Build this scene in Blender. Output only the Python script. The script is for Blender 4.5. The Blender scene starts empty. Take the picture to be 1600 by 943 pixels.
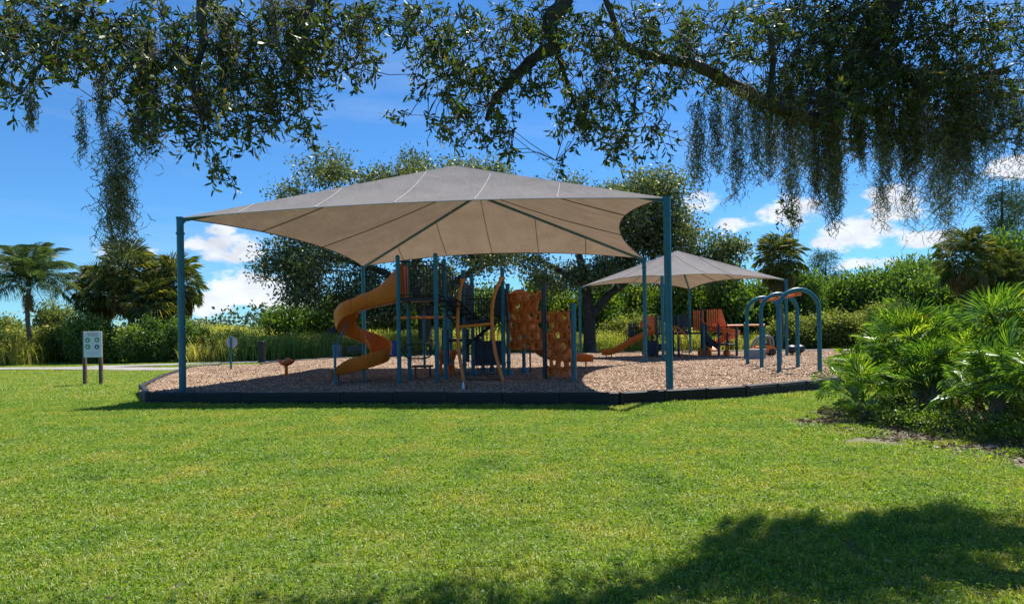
import bpy, math, random
import numpy as np
from mathutils import Vector, Matrix, Euler

R = math.radians
random.seed(7)
rng = np.random.default_rng(11)
sc = bpy.context.scene
COL = sc.collection

# ------------------------------------------------------------------ camera
CAM_H, FPX, HX, HY, ROLL = 1.62, 1000.0, 800.0, 518.5, R(0.9)
cd = bpy.data.cameras.new("camera")
cam = bpy.data.objects.new("camera", cd)
COL.objects.link(cam)
cd.sensor_width = 36.0
cd.lens = 36.0 * FPX / 1600.0
cd.shift_y = (HY - 471.5) / 1600.0
cd.clip_end = 3000.0
cam.matrix_world = Matrix.Translation((0, 0, CAM_H)) @ Matrix.Rotation(R(90), 4, 'X') @ Matrix.Rotation(-ROLL, 4, 'Z')
sc.camera = cam

# ------------------------------------------------------------------ sun, sky, exposure
SUN_EL = R(61.0)
SUN_H = Vector((0.575, 0.818, 0)).normalized()          # horizontal direction towards the sun
sun_dir = Vector((SUN_H.x * math.cos(SUN_EL), SUN_H.y * math.cos(SUN_EL), math.sin(SUN_EL)))
sl = bpy.data.lights.new("sun", 'SUN')
sl.energy = 4.6
sl.angle = R(0.55)
sl.color = (1.0, 0.955, 0.88)
so = bpy.data.objects.new("sun", sl)
COL.objects.link(so)
so.rotation_euler = sun_dir.to_track_quat('Z', 'Y').to_euler()
so.location = (30, 40, 60)

vs = sc.view_settings
vs.view_transform = 'Standard'
vs.look = 'None'
vs.exposure = 0.95
vs.gamma = 1.0
vs.use_curve_mapping = False
sc.cycles.use_denoising = True
sc.cycles.max_bounces = 7
sc.cycles.transparent_max_bounces = 8


def pix(x, y, Y):
    """world point at depth Y seen at photograph position (x, y)"""
    dx, dy = x - HX, HY - y
    tx = dx * math.cos(ROLL) + dy * math.sin(ROLL)
    ty = -dx * math.sin(ROLL) + dy * math.cos(ROLL)
    return Vector((tx * Y / FPX, Y, CAM_H + ty * Y / FPX))


world = bpy.data.worlds.new("World")
sc.world = world
world.use_nodes = True
wn = world.node_tree
wn.nodes.clear()


def N(nt, kind, **kw):
    n = nt.nodes.new(kind)
    for k, v in kw.items():
        if k.startswith("i_"):
            n.inputs[k[2:].replace("_", " ")].default_value = v
        else:
            setattr(n, k, v)
    return n


def L(nt, a, b):
    nt.links.new(a, b)


SKY_STRENGTH = 0.10
sky = N(wn, "ShaderNodeTexSky", sky_type='NISHITA', sun_disc=False)
sky.sun_elevation = SUN_EL
sky.sun_rotation = math.atan2(SUN_H.x, SUN_H.y)
sky.air_density = 1.0
sky.dust_density = 0.0
sky.ozone_density = 1.6
hs = N(wn, "ShaderNodeMixRGB", blend_type='MULTIPLY')
hs.inputs[0].default_value = 1.0
hs.inputs[2].default_value = (0.265, 0.53, 0.79, 1)
L(wn, sky.outputs[0], hs.inputs[1])
tc = N(wn, "ShaderNodeTexCoord")
gen = tc.outputs["Generated"]


def wmath(op, a, b=None, c=None, clamp=False):
    n = N(wn, "ShaderNodeMath", operation=op, use_clamp=clamp)
    for i, v in enumerate((a, b, c)):
        if v is None:
            continue
        if isinstance(v, (int, float)):
            n.inputs[i].default_value = v
        else:
            L(wn, v, n.inputs[i])
    return n.outputs[0]


def wscale(sx, sz, off):
    m = N(wn, "ShaderNodeMapping")
    m.inputs["Scale"].default_value = (sx, sx, sz)
    m.inputs["Location"].default_value = off
    L(wn, gen, m.inputs["Vector"])
    return m.outputs[0]


def wnoise(vec, scale, detail, rough=0.55):
    n = N(wn, "ShaderNodeTexNoise")
    n.inputs["Scale"].default_value = scale
    n.inputs["Detail"].default_value = detail
    n.inputs["Roughness"].default_value = rough
    L(wn, vec, n.inputs["Vector"])
    return n.outputs["Fac"]


sep = N(wn, "ShaderNodeSeparateXYZ")
L(wn, gen, sep.inputs[0])
elev = sep.outputs["Z"]
puff = wnoise(wscale(1.0, 1.9, (3.1, 1.7, 0.4)), 19.0, 8.0, 0.66)
# scattered cumulus low over the horizon all the way round
band = wmath('MULTIPLY', wmath('SUBTRACT', 1.0, wmath('MULTIPLY', wmath('ABSOLUTE', wmath('SUBTRACT', elev, 0.07)), 9.0), clamp=True), 1.0)
big = wnoise(wscale(1.0, 2.2, (7.3, 2.2, 1.1)), 5.0, 3.0)
field = wmath('MULTIPLY', band, wmath('MULTIPLY', wmath('SUBTRACT', big, 0.42), 1.5))
# the cumulus heads that stand over this park: direction, half width, half height
heads = [(365, 385, 56, 24), (312, 382, 26, 9), (345, 358, 26, 14), (395, 455, 85, 34), (330, 470, 50, 22), (455, 475, 50, 20), (1088, 316, 36, 18),
         (1146, 350, 30, 13), (1235, 333, 42, 27), (1345, 365, 62, 24), (1292, 377, 26, 11), (1400, 320, 40, 30),
         (1582, 262, 30, 16), (1350, 412, 50, 12), (205, 392, 40, 14), (1440, 372, 40, 14)]
acc = None
for hx_, hy_, hw, hh in heads:
    d = (pix(hx_, hy_, 1.0) - Vector((0, 0, CAM_H))).normalized()
    sub = N(wn, "ShaderNodeVectorMath", operation='SUBTRACT')
    sub.inputs[1].default_value = d
    L(wn, gen, sub.inputs[0])
    mul = N(wn, "ShaderNodeVectorMath", operation='MULTIPLY')
    mul.inputs[1].default_value = (1000 / hw, 1000 / hw, 1000 / hh)
    L(wn, sub.outputs[0], mul.inputs[0])
    ln = N(wn, "ShaderNodeVectorMath", operation='LENGTH')
    L(wn, mul.outputs[0], ln.inputs[0])
    v = wmath('MULTIPLY', wmath('SUBTRACT', 1.45, ln.outputs["Value"], clamp=True), 0.42)
    acc = v if acc is None else wmath('MAXIMUM', acc, v)
dens = wmath('ADD', puff, wmath('MAXIMUM', acc, wmath('MULTIPLY', field, 0.45)))
cov = N(wn, "ShaderNodeMapRange", interpolation_type='SMOOTHSTEP')
cov.inputs["From Min"].default_value = 0.70
cov.inputs["From Max"].default_value = 0.90
L(wn, dens, cov.inputs["Value"])
# thin high streaks
cir = wnoise(wscale(1.0, 6.0, (1.0, 4.0, 2.0)), 3.0, 5.0, 0.6)
cirf = wmath('MULTIPLY', wmath('SUBTRACT', cir, 0.50, clamp=True), 0.75, clamp=True)
tone = N(wn, "ShaderNodeMapRange")
tone.inputs["From Min"].default_value = 0.25
tone.inputs["From Max"].default_value = 0.75
tone.inputs["To Min"].default_value = 0.6
tone.inputs["To Max"].default_value = 1.0
L(wn, wnoise(wscale(1.0, 1.9, (3.1, 1.7, 0.43)), 17.0, 6.0), tone.inputs["Value"])
cc = N(wn, "ShaderNodeVectorMath", operation='SCALE')
cc.inputs[0].default_value = (6.0, 6.2, 6.6)
L(wn, tone.outputs[0], cc.inputs["Scale"])
m1 = N(wn, "ShaderNodeMixRGB")
m1.inputs[2].default_value = (3.6, 4.2, 5.0, 1)
L(wn, cirf, m1.inputs[0])
L(wn, hs.outputs[0], m1.inputs[1])
m2 = N(wn, "ShaderNodeMixRGB")
L(wn, wmath('MULTIPLY', cov.outputs[0], 0.93), m2.inputs[0])
L(wn, m1.outputs[0], m2.inputs[1])
L(wn, cc.outputs[0], m2.inputs[2])
bg = N(wn, "ShaderNodeBackground")
bg.inputs["Strength"].default_value = SKY_STRENGTH
L(wn, m2.outputs[0], bg.inputs["Color"])
wo = N(wn, "ShaderNodeOutputWorld")
L(wn, bg.outputs[0], wo.inputs["Surface"])

# ------------------------------------------------------------------ materials
MATS = {}


def newmat(name):
    m = bpy.data.materials.new(name)
    m.use_nodes = True
    m.node_tree.nodes.clear()
    o = m.node_tree.nodes.new("ShaderNodeOutputMaterial")
    MATS[name] = m
    return m, m.node_tree, o


def ramp(nt, fac, stops):
    r = nt.nodes.new("ShaderNodeValToRGB")
    e = r.color_ramp.elements
    while len(e) < len(stops):
        e.new(0.5)
    for el, (p, c) in zip(e, stops):
        el.position = p
        el.color = (*c, 1)
    L(nt, fac, r.inputs[0])
    return r.outputs[0]


def solid(name, col, rough=0.5, scale=6.0, var=0.25, bump=0.0, bscale=60.0, spec=0.5, metal=0.0):
    m, nt, o = newmat(name)
    b = nt.nodes.new("ShaderNodeBsdfPrincipled")
    t = nt.nodes.new("ShaderNodeTexCoord")
    n = N(nt, "ShaderNodeTexNoise")
    n.inputs["Scale"].default_value = scale
    n.inputs["Detail"].default_value = 5
    L(nt, t.outputs["Object"], n.inputs["Vector"])
    lo = tuple(c * (1 - var) for c in col)
    hi = tuple(min(1, c * (1 + var)) for c in col)
    L(nt, ramp(nt, n.outputs["Fac"], [(0.3, lo), (0.7, hi)]), b.inputs["Base Color"])
    b.inputs["Roughness"].default_value = rough
    b.inputs["Metallic"].default_value = metal
    b.inputs["Specular IOR Level"].default_value = spec
    if bump:
        n2 = N(nt, "ShaderNodeTexNoise")
        n2.inputs["Scale"].default_value = bscale
        n2.inputs["Detail"].default_value = 4
        L(nt, t.outputs["Object"], n2.inputs["Vector"])
        bp = N(nt, "ShaderNodeBump")
        bp.inputs["Strength"].default_value = bump
        bp.inputs["Distance"].default_value = 0.02
        L(nt, n2.outputs["Fac"], bp.inputs["Height"])
        L(nt, bp.outputs[0], b.inputs["Normal"])
    L(nt, b.outputs[0], o.inputs[0])
    return m


def leafmat(name, stops, trans=0.45, gloss=0.12, rough=0.45, patch=None, tint=(1.25, 1.3, 0.55), objvar=None):
    """leaf: each disconnected leaf takes its own tone; light passes through"""
    m, nt, o = newmat(name)
    g = nt.nodes.new("ShaderNodeNewGeometry")
    col = ramp(nt, g.outputs["Random Per Island"], stops)
    if patch:
        n = N(nt, "ShaderNodeTexNoise")
        n.inputs["Scale"].default_value = patch[0]
        n.inputs["Detail"].default_value = 4
        n.inputs["Roughness"].default_value = 0.65
        L(nt, g.outputs["Position"], n.inputs["Vector"])
        mx = N(nt, "ShaderNodeMixRGB", blend_type='MULTIPLY')
        mx.inputs[0].default_value = 1.0
        L(nt, col, mx.inputs[1])
        L(nt, ramp(nt, n.outputs["Fac"], patch[1]), mx.inputs[2])
        col = mx.outputs[0]
    if objvar:
        oi = nt.nodes.new("ShaderNodeObjectInfo")
        mo = N(nt, "ShaderNodeMixRGB", blend_type='MULTIPLY')
        mo.inputs[0].default_value = 1.0
        L(nt, col, mo.inputs[1])
        L(nt, ramp(nt, oi.outputs["Random"], objvar), mo.inputs[2])
        col = mo.outputs[0]
    d = nt.nodes.new("ShaderNodeBsdfDiffuse")
    L(nt, col, d.inputs[0])
    tr = nt.nodes.new("ShaderNodeBsdfTranslucent")
    tm = N(nt, "ShaderNodeMixRGB", blend_type='MULTIPLY')
    tm.inputs[0].default_value = 1.0
    tm.inputs[2].default_value = (*tint, 1)
    L(nt, col, tm.inputs[1])
    L(nt, tm.outputs[0], tr.inputs[0])
    mx = nt.nodes.new("ShaderNodeMixShader")
    mx.inputs[0].default_value = trans
    L(nt, d.outputs[0], mx.inputs[1])
    L(nt, tr.outputs[0], mx.inputs[2])
    gl = nt.nodes.new("ShaderNodeBsdfGlossy")
    gl.inputs["Roughness"].default_value = rough
    gl.inputs["Color"].default_value = (0.8, 0.85, 0.8, 1)
    m3 = nt.nodes.new("ShaderNodeMixShader")
    m3.inputs[0].default_value = gloss * 0.5
    L(nt, mx.outputs[0], m3.inputs[1])
    L(nt, gl.outputs[0], m3.inputs[2])
    L(nt, m3.outputs[0], o.inputs[0])
    return m


M_TEAL = solid("teal_paint", (0.006, 0.118, 0.165), 0.38, 3.0, 0.18, 0.05, 30)
M_NAVY = solid("navy_plastic", (0.016, 0.03, 0.05), 0.5, 4.0, 0.25, 0.05, 40)
M_BLACK = solid("black_coating", (0.012, 0.012, 0.014), 0.5, 9.0, 0.3)
M_BORDER = solid("black_recycled_plastic", (0.007, 0.007, 0.009), 0.62, 3.0, 0.45, 0.25, 50)
M_ORANGE = solid("orange_plastic", (0.70, 0.15, 0.014), 0.36, 2.5, 0.16, 0.04, 25)
M_ORANGE_D = solid("orange_wall_plastic", (0.66, 0.15, 0.02), 0.5, 5.0, 0.22, 0.1, 40)
M_YELLOW = solid("amber_painted_steel", (0.80, 0.21, 0.015), 0.35, 4.0, 0.12)
M_BARK = solid("oak_bark", (0.05, 0.041, 0.034), 0.9, 5.0, 0.5, 0.9, 26)
M_BARK2 = solid("palm_bark", (0.15, 0.125, 0.1), 0.9, 7.0, 0.45, 0.9, 20)
M_WOOD = solid("weathered_wood_post", (0.13, 0.085, 0.06), 0.85, 6.0, 0.4, 0.4, 40)
M_WHITE = solid("white_sign_face", (0.62, 0.68, 0.74), 0.45, 3.0, 0.06)
M_GREY = solid("grey_plastic", (0.2, 0.22, 0.25), 0.5, 5.0, 0.2)
M_GREYD = solid("dark_grey_steel", (0.05, 0.052, 0.055), 0.5, 5.0, 0.3)
M_BLUE = solid("blue_plastic_bin", (0.02, 0.05, 0.28), 0.45, 5.0, 0.2)
M_GREEN = solid("green_print", (0.05, 0.28, 0.08), 0.5, 20.0, 0.2)
M_PINK = solid("faded_red_print", (0.5, 0.22, 0.25), 0.6, 40.0, 0.2)
M_BLUEGREY = solid("pale_grey_print", (0.4, 0.42, 0.5), 0.6, 40.0, 0.2)
M_STEEL = solid("galvanised_steel", (0.4, 0.42, 0.44), 0.4, 8.0, 0.2, metal=0.6)
M_CONC = solid("pale_concrete", (0.27, 0.25, 0.235), 0.9, 0.7, 0.16, 0.25, 30)
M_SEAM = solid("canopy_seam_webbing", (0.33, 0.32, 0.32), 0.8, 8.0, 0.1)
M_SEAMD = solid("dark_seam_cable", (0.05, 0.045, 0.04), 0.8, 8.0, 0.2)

# shade cloth
m, nt, o = newmat("shade_cloth")
t = nt.nodes.new("ShaderNodeTexCoord")
n1 = N(nt, "ShaderNodeTexNoise"); n1.inputs["Scale"].default_value = 1.3; n1.inputs["Detail"].default_value = 5
wv = N(nt, "ShaderNodeTexNoise"); wv.inputs["Scale"].default_value = 9.0; wv.inputs["Detail"].default_value = 6
mp = N(nt, "ShaderNodeMapping"); mp.inputs["Scale"].default_value = (9.0, 0.45, 1.0)
L(nt, t.outputs["Object"], n1.inputs["Vector"]); L(nt, t.outputs["Object"], mp.inputs[0]); L(nt, mp.outputs[0], wv.inputs["Vector"])
ad = N(nt, "ShaderNodeMath", operation='ADD'); L(nt, n1.outputs["Fac"], ad.inputs[0]); L(nt, wv.outputs["Fac"], ad.inputs[1])
hf = N(nt, "ShaderNodeMath", operation='MULTIPLY'); hf.inputs[1].default_value = 0.5; L(nt, ad.outputs[0], hf.inputs[0])
d = nt.nodes.new("ShaderNodeBsdfDiffuse")
L(nt, ramp(nt, hf.outputs[0], [(0.3, (0.32, 0.302, 0.295)), (0.7, (0.44, 0.418, 0.405))]), d.inputs[0])
tr = nt.nodes.new("ShaderNodeBsdfTranslucent")
L(nt, ramp(nt, hf.outputs[0], [(0.3, (0.105, 0.074, 0.047)), (0.7, (0.165, 0.121, 0.08))]), tr.inputs[0])
wr = N(nt, "ShaderNodeTexNoise"); wr.inputs["Scale"].default_value = 1.6; wr.inputs["Detail"].default_value = 3; wr.inputs["Distortion"].default_value = 0.6
mp2 = N(nt, "ShaderNodeMapping"); mp2.inputs["Scale"].default_value = (1.6, 0.5, 1.0); mp2.inputs["Rotation"].default_value = (0, 0, 0.4)
L(nt, t.outputs["Object"], mp2.inputs[0]); L(nt, mp2.outputs[0], wr.inputs["Vector"])
bpc = N(nt, "ShaderNodeBump"); bpc.inputs["Strength"].default_value = 0.35; bpc.inputs["Distance"].default_value = 0.12
L(nt, wr.outputs["Fac"], bpc.inputs["Height"]); L(nt, bpc.outputs[0], d.inputs["Normal"]); L(nt, bpc.outputs[0], tr.inputs["Normal"])
mx = nt.nodes.new("ShaderNodeMixShader"); mx.inputs[0].default_value = 0.5
L(nt, d.outputs[0], mx.inputs[1]); L(nt, tr.outputs[0], mx.inputs[2]); L(nt, mx.outputs[0], o.inputs[0])
M_CLOTH = m

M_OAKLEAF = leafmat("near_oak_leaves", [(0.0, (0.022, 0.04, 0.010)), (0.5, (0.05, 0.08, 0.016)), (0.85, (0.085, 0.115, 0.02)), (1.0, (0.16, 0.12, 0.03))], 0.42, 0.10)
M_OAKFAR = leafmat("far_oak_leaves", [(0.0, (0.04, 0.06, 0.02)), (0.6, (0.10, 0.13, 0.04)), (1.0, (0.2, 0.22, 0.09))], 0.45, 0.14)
M_BUSH = leafmat("bush_leaves", [(0.0, (0.05, 0.10, 0.014)), (0.6, (0.12, 0.21, 0.025)), (1.0, (0.24, 0.32, 0.05))], 0.52, 0.10, objvar=[(0.0, (0.7, 0.78, 0.8)), (0.5, (1, 1, 1)), (1.0, (1.35, 1.15, 0.9))])
M_BUSH2 = leafmat("olive_bush_leaves", [(0.0, (0.10, 0.13, 0.03)), (0.6, (0.19, 0.23, 0.055)), (1.0, (0.33, 0.34, 0.11))], 0.52, 0.06)
M_FARWOOD = leafmat("distant_leaves", [(0.0, (0.05, 0.075, 0.04)), (1.0, (0.11, 0.14, 0.08))], 0.3, 0.05)
M_PINE = leafmat("pine_needles", [(0.0, (0.025, 0.05, 0.018)), (1.0, (0.07, 0.11, 0.035))], 0.3, 0.08)
M_FROND = leafmat("palm_frond_green", [(0.0, (0.05, 0.085, 0.02)), (0.6, (0.10, 0.14, 0.032)), (1.0, (0.30, 0.29, 0.09))], 0.5, 0.10, objvar=[(0.0, (0.6, 0.68, 0.75)), (0.6, (1.0, 1.0, 1.0)), (0.85, (1.35, 1.15, 0.95)), (1.0, (1.9, 1.45, 1.0))])
M_FRONDY = leafmat("palm_frond_dry", [(0.0, (0.16, 0.115, 0.06)), (1.0, (0.34, 0.26, 0.14))], 0.4, 0.05)
M_QUEEN = leafmat("feather_palm_green", [(0.0, (0.05, 0.09, 0.035)), (1.0, (0.12, 0.17, 0.07))], 0.4, 0.07)
M_PALMETTO = leafmat("palmetto_green", [(0.0, (0.06, 0.14, 0.015)), (0.6, (0.13, 0.25, 0.025)), (1.0, (0.3, 0.42, 0.06))], 0.55, 0.13, 0.35, objvar=[(0.0, (0.6, 0.68, 0.75)), (0.6, (1.0, 1.0, 1.0)), (0.85, (1.35, 1.15, 0.95)), (1.0, (1.9, 1.45, 1.0))])
M_PALMETTOY = leafmat("palmetto_yellow", [(0.0, (0.25, 0.24, 0.03)), (1.0, (0.45, 0.33, 0.05))], 0.45, 0.1)
M_MOSS = leafmat("grey_green_moss", [(0.0, (0.10, 0.105, 0.055)), (0.6, (0.18, 0.18, 0.10)), (0.88, (0.3, 0.3, 0.19)), (1.0, (0.6, 0.58, 0.44))], 0.4, 0.02, tint=(1.1, 1.1, 0.8))
GPATCH = [(0.28, (0.5, 0.62, 0.6)), (0.42, (0.82, 0.95, 0.8)), (0.53, (1.05, 1.02, 0.9)), (0.63, (1.35, 1.06, 1.2)), (0.75, (1.6, 1.1, 1.5))]
M_GRASS = leafmat("lawn_blades", [(0.0, (0.10, 0.175, 0.014)), (0.5, (0.235, 0.325, 0.026)), (0.85, (0.37, 0.43, 0.05)), (1.0, (0.55, 0.48, 0.24))], 0.52, 0.10, 0.5, (1.1, GPATCH))
M_CLOVER = leafmat("lawn_weed_leaves", [(0.0, (0.11, 0.2, 0.018)), (1.0, (0.28, 0.4, 0.04))], 0.5, 0.05, 0.5, (1.1, GPATCH))
M_TALL = leafmat("tall_field_grass", [(0.0, (0.22, 0.26, 0.06)), (0.5, (0.38, 0.40, 0.11)), (1.0, (0.6, 0.5, 0.26))], 0.6, 0.04, 0.5, (0.22, [(0.35, (0.6, 0.8, 0.6)), (0.7, (1.3, 1.1, 1.0))]))
M_CHIP = leafmat("wood_chips", [(0.0, (0.14, 0.078, 0.045)), (0.4, (0.31, 0.205, 0.135)), (0.8, (0.46, 0.335, 0.235)), (1.0, (0.60, 0.48, 0.37))], 0.0, 0.03, 0.7, (0.35, [(0.3, (0.82, 0.78, 0.76)), (0.7, (1.1, 1.1, 1.1))]))
M_LITTER = leafmat("dead_leaf_litter", [(0.0, (0.07, 0.05, 0.035)), (0.6, (0.19, 0.14, 0.10)), (1.0, (0.36, 0.30, 0.24))], 0.1, 0.03)

# ground sheets
DIRT = [(5.2, 10.7, 0.55, 0.5), (5.0, 9.9, 0.35, 0.3), (5.5, 9.2, 0.8, 0.35), (5.9, 8.2, 0.8, 0.4), (6.2, 7.4, 0.9, 0.45), (7.6, 10.2, 2.0, 2.6), (9.2, 9.4, 2.2, 2.6)]
m, nt, o = newmat("lawn_soil")
g = nt.nodes.new("ShaderNodeNewGeometry")
n1 = N(nt, "ShaderNodeTexNoise"); n1.inputs["Scale"].default_value = 0.55; n1.inputs["Detail"].default_value = 8; n1.inputs["Roughness"].default_value = 0.7
L(nt, g.outputs["Position"], n1.inputs["Vector"])
n2 = N(nt, "ShaderNodeTexNoise"); n2.inputs["Scale"].default_value = 22; n2.inputs["Detail"].default_value = 6
L(nt, g.outputs["Position"], n2.inputs["Vector"])
base = ramp(nt, n1.outputs["Fac"], [(0.3, (0.06, 0.085, 0.014)), (0.55, (0.12, 0.15, 0.022)), (0.75, (0.2, 0.19, 0.05))])
fine = ramp(nt, n2.outputs["Fac"], [(0.3, (0.6, 0.6, 0.6)), (0.7, (1.3, 1.3, 1.3))])
mm = N(nt, "ShaderNodeMixRGB", blend_type='MULTIPLY'); mm.inputs[0].default_value = 1
L(nt, base, mm.inputs[1]); L(nt, fine, mm.inputs[2])
acc2 = None
for dx_, dy_, ra, rb in DIRT:
    s_ = N(nt, "ShaderNodeVectorMath", operation='SUBTRACT'); s_.inputs[1].default_value = (dx_, dy_, 0)
    L(nt, g.outputs["Position"], s_.inputs[0])
    k_ = N(nt, "ShaderNodeVectorMath", operation='MULTIPLY'); k_.inputs[1].default_value = (1 / ra, 1 / rb, 0)
    L(nt, s_.outputs[0], k_.inputs[0])
    l_ = N(nt, "ShaderNodeVectorMath", operation='LENGTH'); L(nt, k_.outputs[0], l_.inputs[0])
    v_ = N(nt, "ShaderNodeMath", operation='SUBTRACT', use_clamp=True); v_.inputs[0].default_value = 1.5
    L(nt, l_.outputs["Value"], v_.inputs[1])
    if acc2 is None:
        acc2 = v_.outputs[0]
    else:
        x_ = N(nt, "ShaderNodeMath", operation='MAXIMUM'); L(nt, acc2, x_.inputs[0]); L(nt, v_.outputs[0], x_.inputs[1]); acc2 = x_.outputs[0]
ed = N(nt, "ShaderNodeMath", operation='ADD', use_clamp=True); L(nt, acc2, ed.inputs[0])
n3 = N(nt, "ShaderNodeMapRange"); n3.inputs["To Min"].default_value = -0.7; n3.inputs["To Max"].default_value = 0.5
L(nt, n2.outputs["Fac"], n3.inputs["Value"]); L(nt, n3.outputs[0], ed.inputs[1])
dm = N(nt, "ShaderNodeMixRGB"); L(nt, ed.outputs[0], dm.inputs[0]); L(nt, mm.outputs[0], dm.inputs[1])
L(nt, ramp(nt, n2.outputs["Fac"], [(0.3, (0.12, 0.095, 0.08)), (0.7, (0.27, 0.235, 0.2))]), dm.inputs[2])
b = nt.nodes.new("ShaderNodeBsdfPrincipled"); b.inputs["Roughness"].default_value = 0.95
b.inputs["Specular IOR Level"].default_value = 0.1
bp = N(nt, "ShaderNodeBump"); bp.inputs["Strength"].default_value = 0.8; bp.inputs["Distance"].default_value = 0.03
L(nt, n2.outputs["Fac"], bp.inputs["Height"]); L(nt, bp.outputs[0], b.inputs["Normal"])
L(nt, dm.outputs[0], b.inputs["Base Color"]); L(nt, b.outputs[0], o.inputs[0])
M_LAWN = m

m, nt, o = newmat("chip_bed")
g = nt.nodes.new("ShaderNodeNewGeometry")
vo = N(nt, "ShaderNodeTexVoronoi"); vo.inputs["Scale"].default_value = 24
L(nt, g.outputs["Position"], vo.inputs["Vector"])
sx = N(nt, "ShaderNodeSeparateXYZ"); L(nt, vo.outputs["Color"], sx.inputs[0])
b = nt.nodes.new("ShaderNodeBsdfPrincipled"); b.inputs["Roughness"].default_value = 0.9
L(nt, ramp(nt, sx.outputs[0], [(0.0, (0.14, 0.085, 0.055)), (0.5, (0.32, 0.215, 0.16)), (1.0, (0.5, 0.38, 0.3))]), b.inputs["Base Color"])
bp = N(nt, "ShaderNodeBump"); bp.inputs["Strength"].default_value = 1.0; bp.inputs["Distance"].default_value = 0.04
L(nt, sx.outputs[1], bp.inputs["Height"]); L(nt, bp.outputs[0], b.inputs["Normal"]); L(nt, b.outputs[0], o.inputs[0])
M_CHIPBED = m


# ------------------------------------------------------------------ mesh helpers
def np_mesh(name, V, F, mat=None, smooth=False):
    """V (n,3); F list of (m,k) index arrays"""
    me = bpy.data.meshes.new(name)
    V = np.asarray(V, dtype=np.float32)
    if not isinstance(F, (list, tuple)):
        F = [F]
    F = [np.asarray(f, dtype=np.int32) for f in F if len(f)]
    me.vertices.add(len(V))
    me.vertices.foreach_set("co", V.ravel())
    idx = np.concatenate([f.ravel() for f in F])
    sizes = np.concatenate([np.full(len(f), f.shape[1], dtype=np.int32) for f in F])
    starts = np.concatenate([[0], np.cumsum(sizes)[:-1]]).astype(np.int32)
    me.loops.add(len(idx))
    me.loops.foreach_set("vertex_index", idx)
    me.polygons.add(len(sizes))
    me.polygons.foreach_set("loop_start", starts)
    if smooth:
        me.polygons.foreach_set("use_smooth", np.ones(len(sizes), dtype=bool))
    me.update(calc_edges=True)
    me.validate()
    if mat:
        me.materials.append(mat)
    return me


def tag(o, label=None, cat=None, group=None, kind=None):
    if label: o["label"] = label
    if cat: o["category"] = cat
    if group: o["group"] = group
    if kind: o["kind"] = kind
    return o


def link(o, parent=None):
    COL.objects.link(o)
    if parent is not None:
        o.parent = parent
    return o


def thing(name, label, cat, loc=(0, 0, 0), group=None, rz=0.0):
    o = bpy.data.objects.new(name, None)
    o.empty_display_size = 0.2
    o.location = loc
    o.rotation_euler = (0, 0, rz)
    link(o)
    return tag(o, label, cat, group)


def origin_of(o):
    v = Vector((0, 0, 0))
    while o is not None:
        v = v + Vector(o.location)
        o = o.parent
    return v


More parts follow.
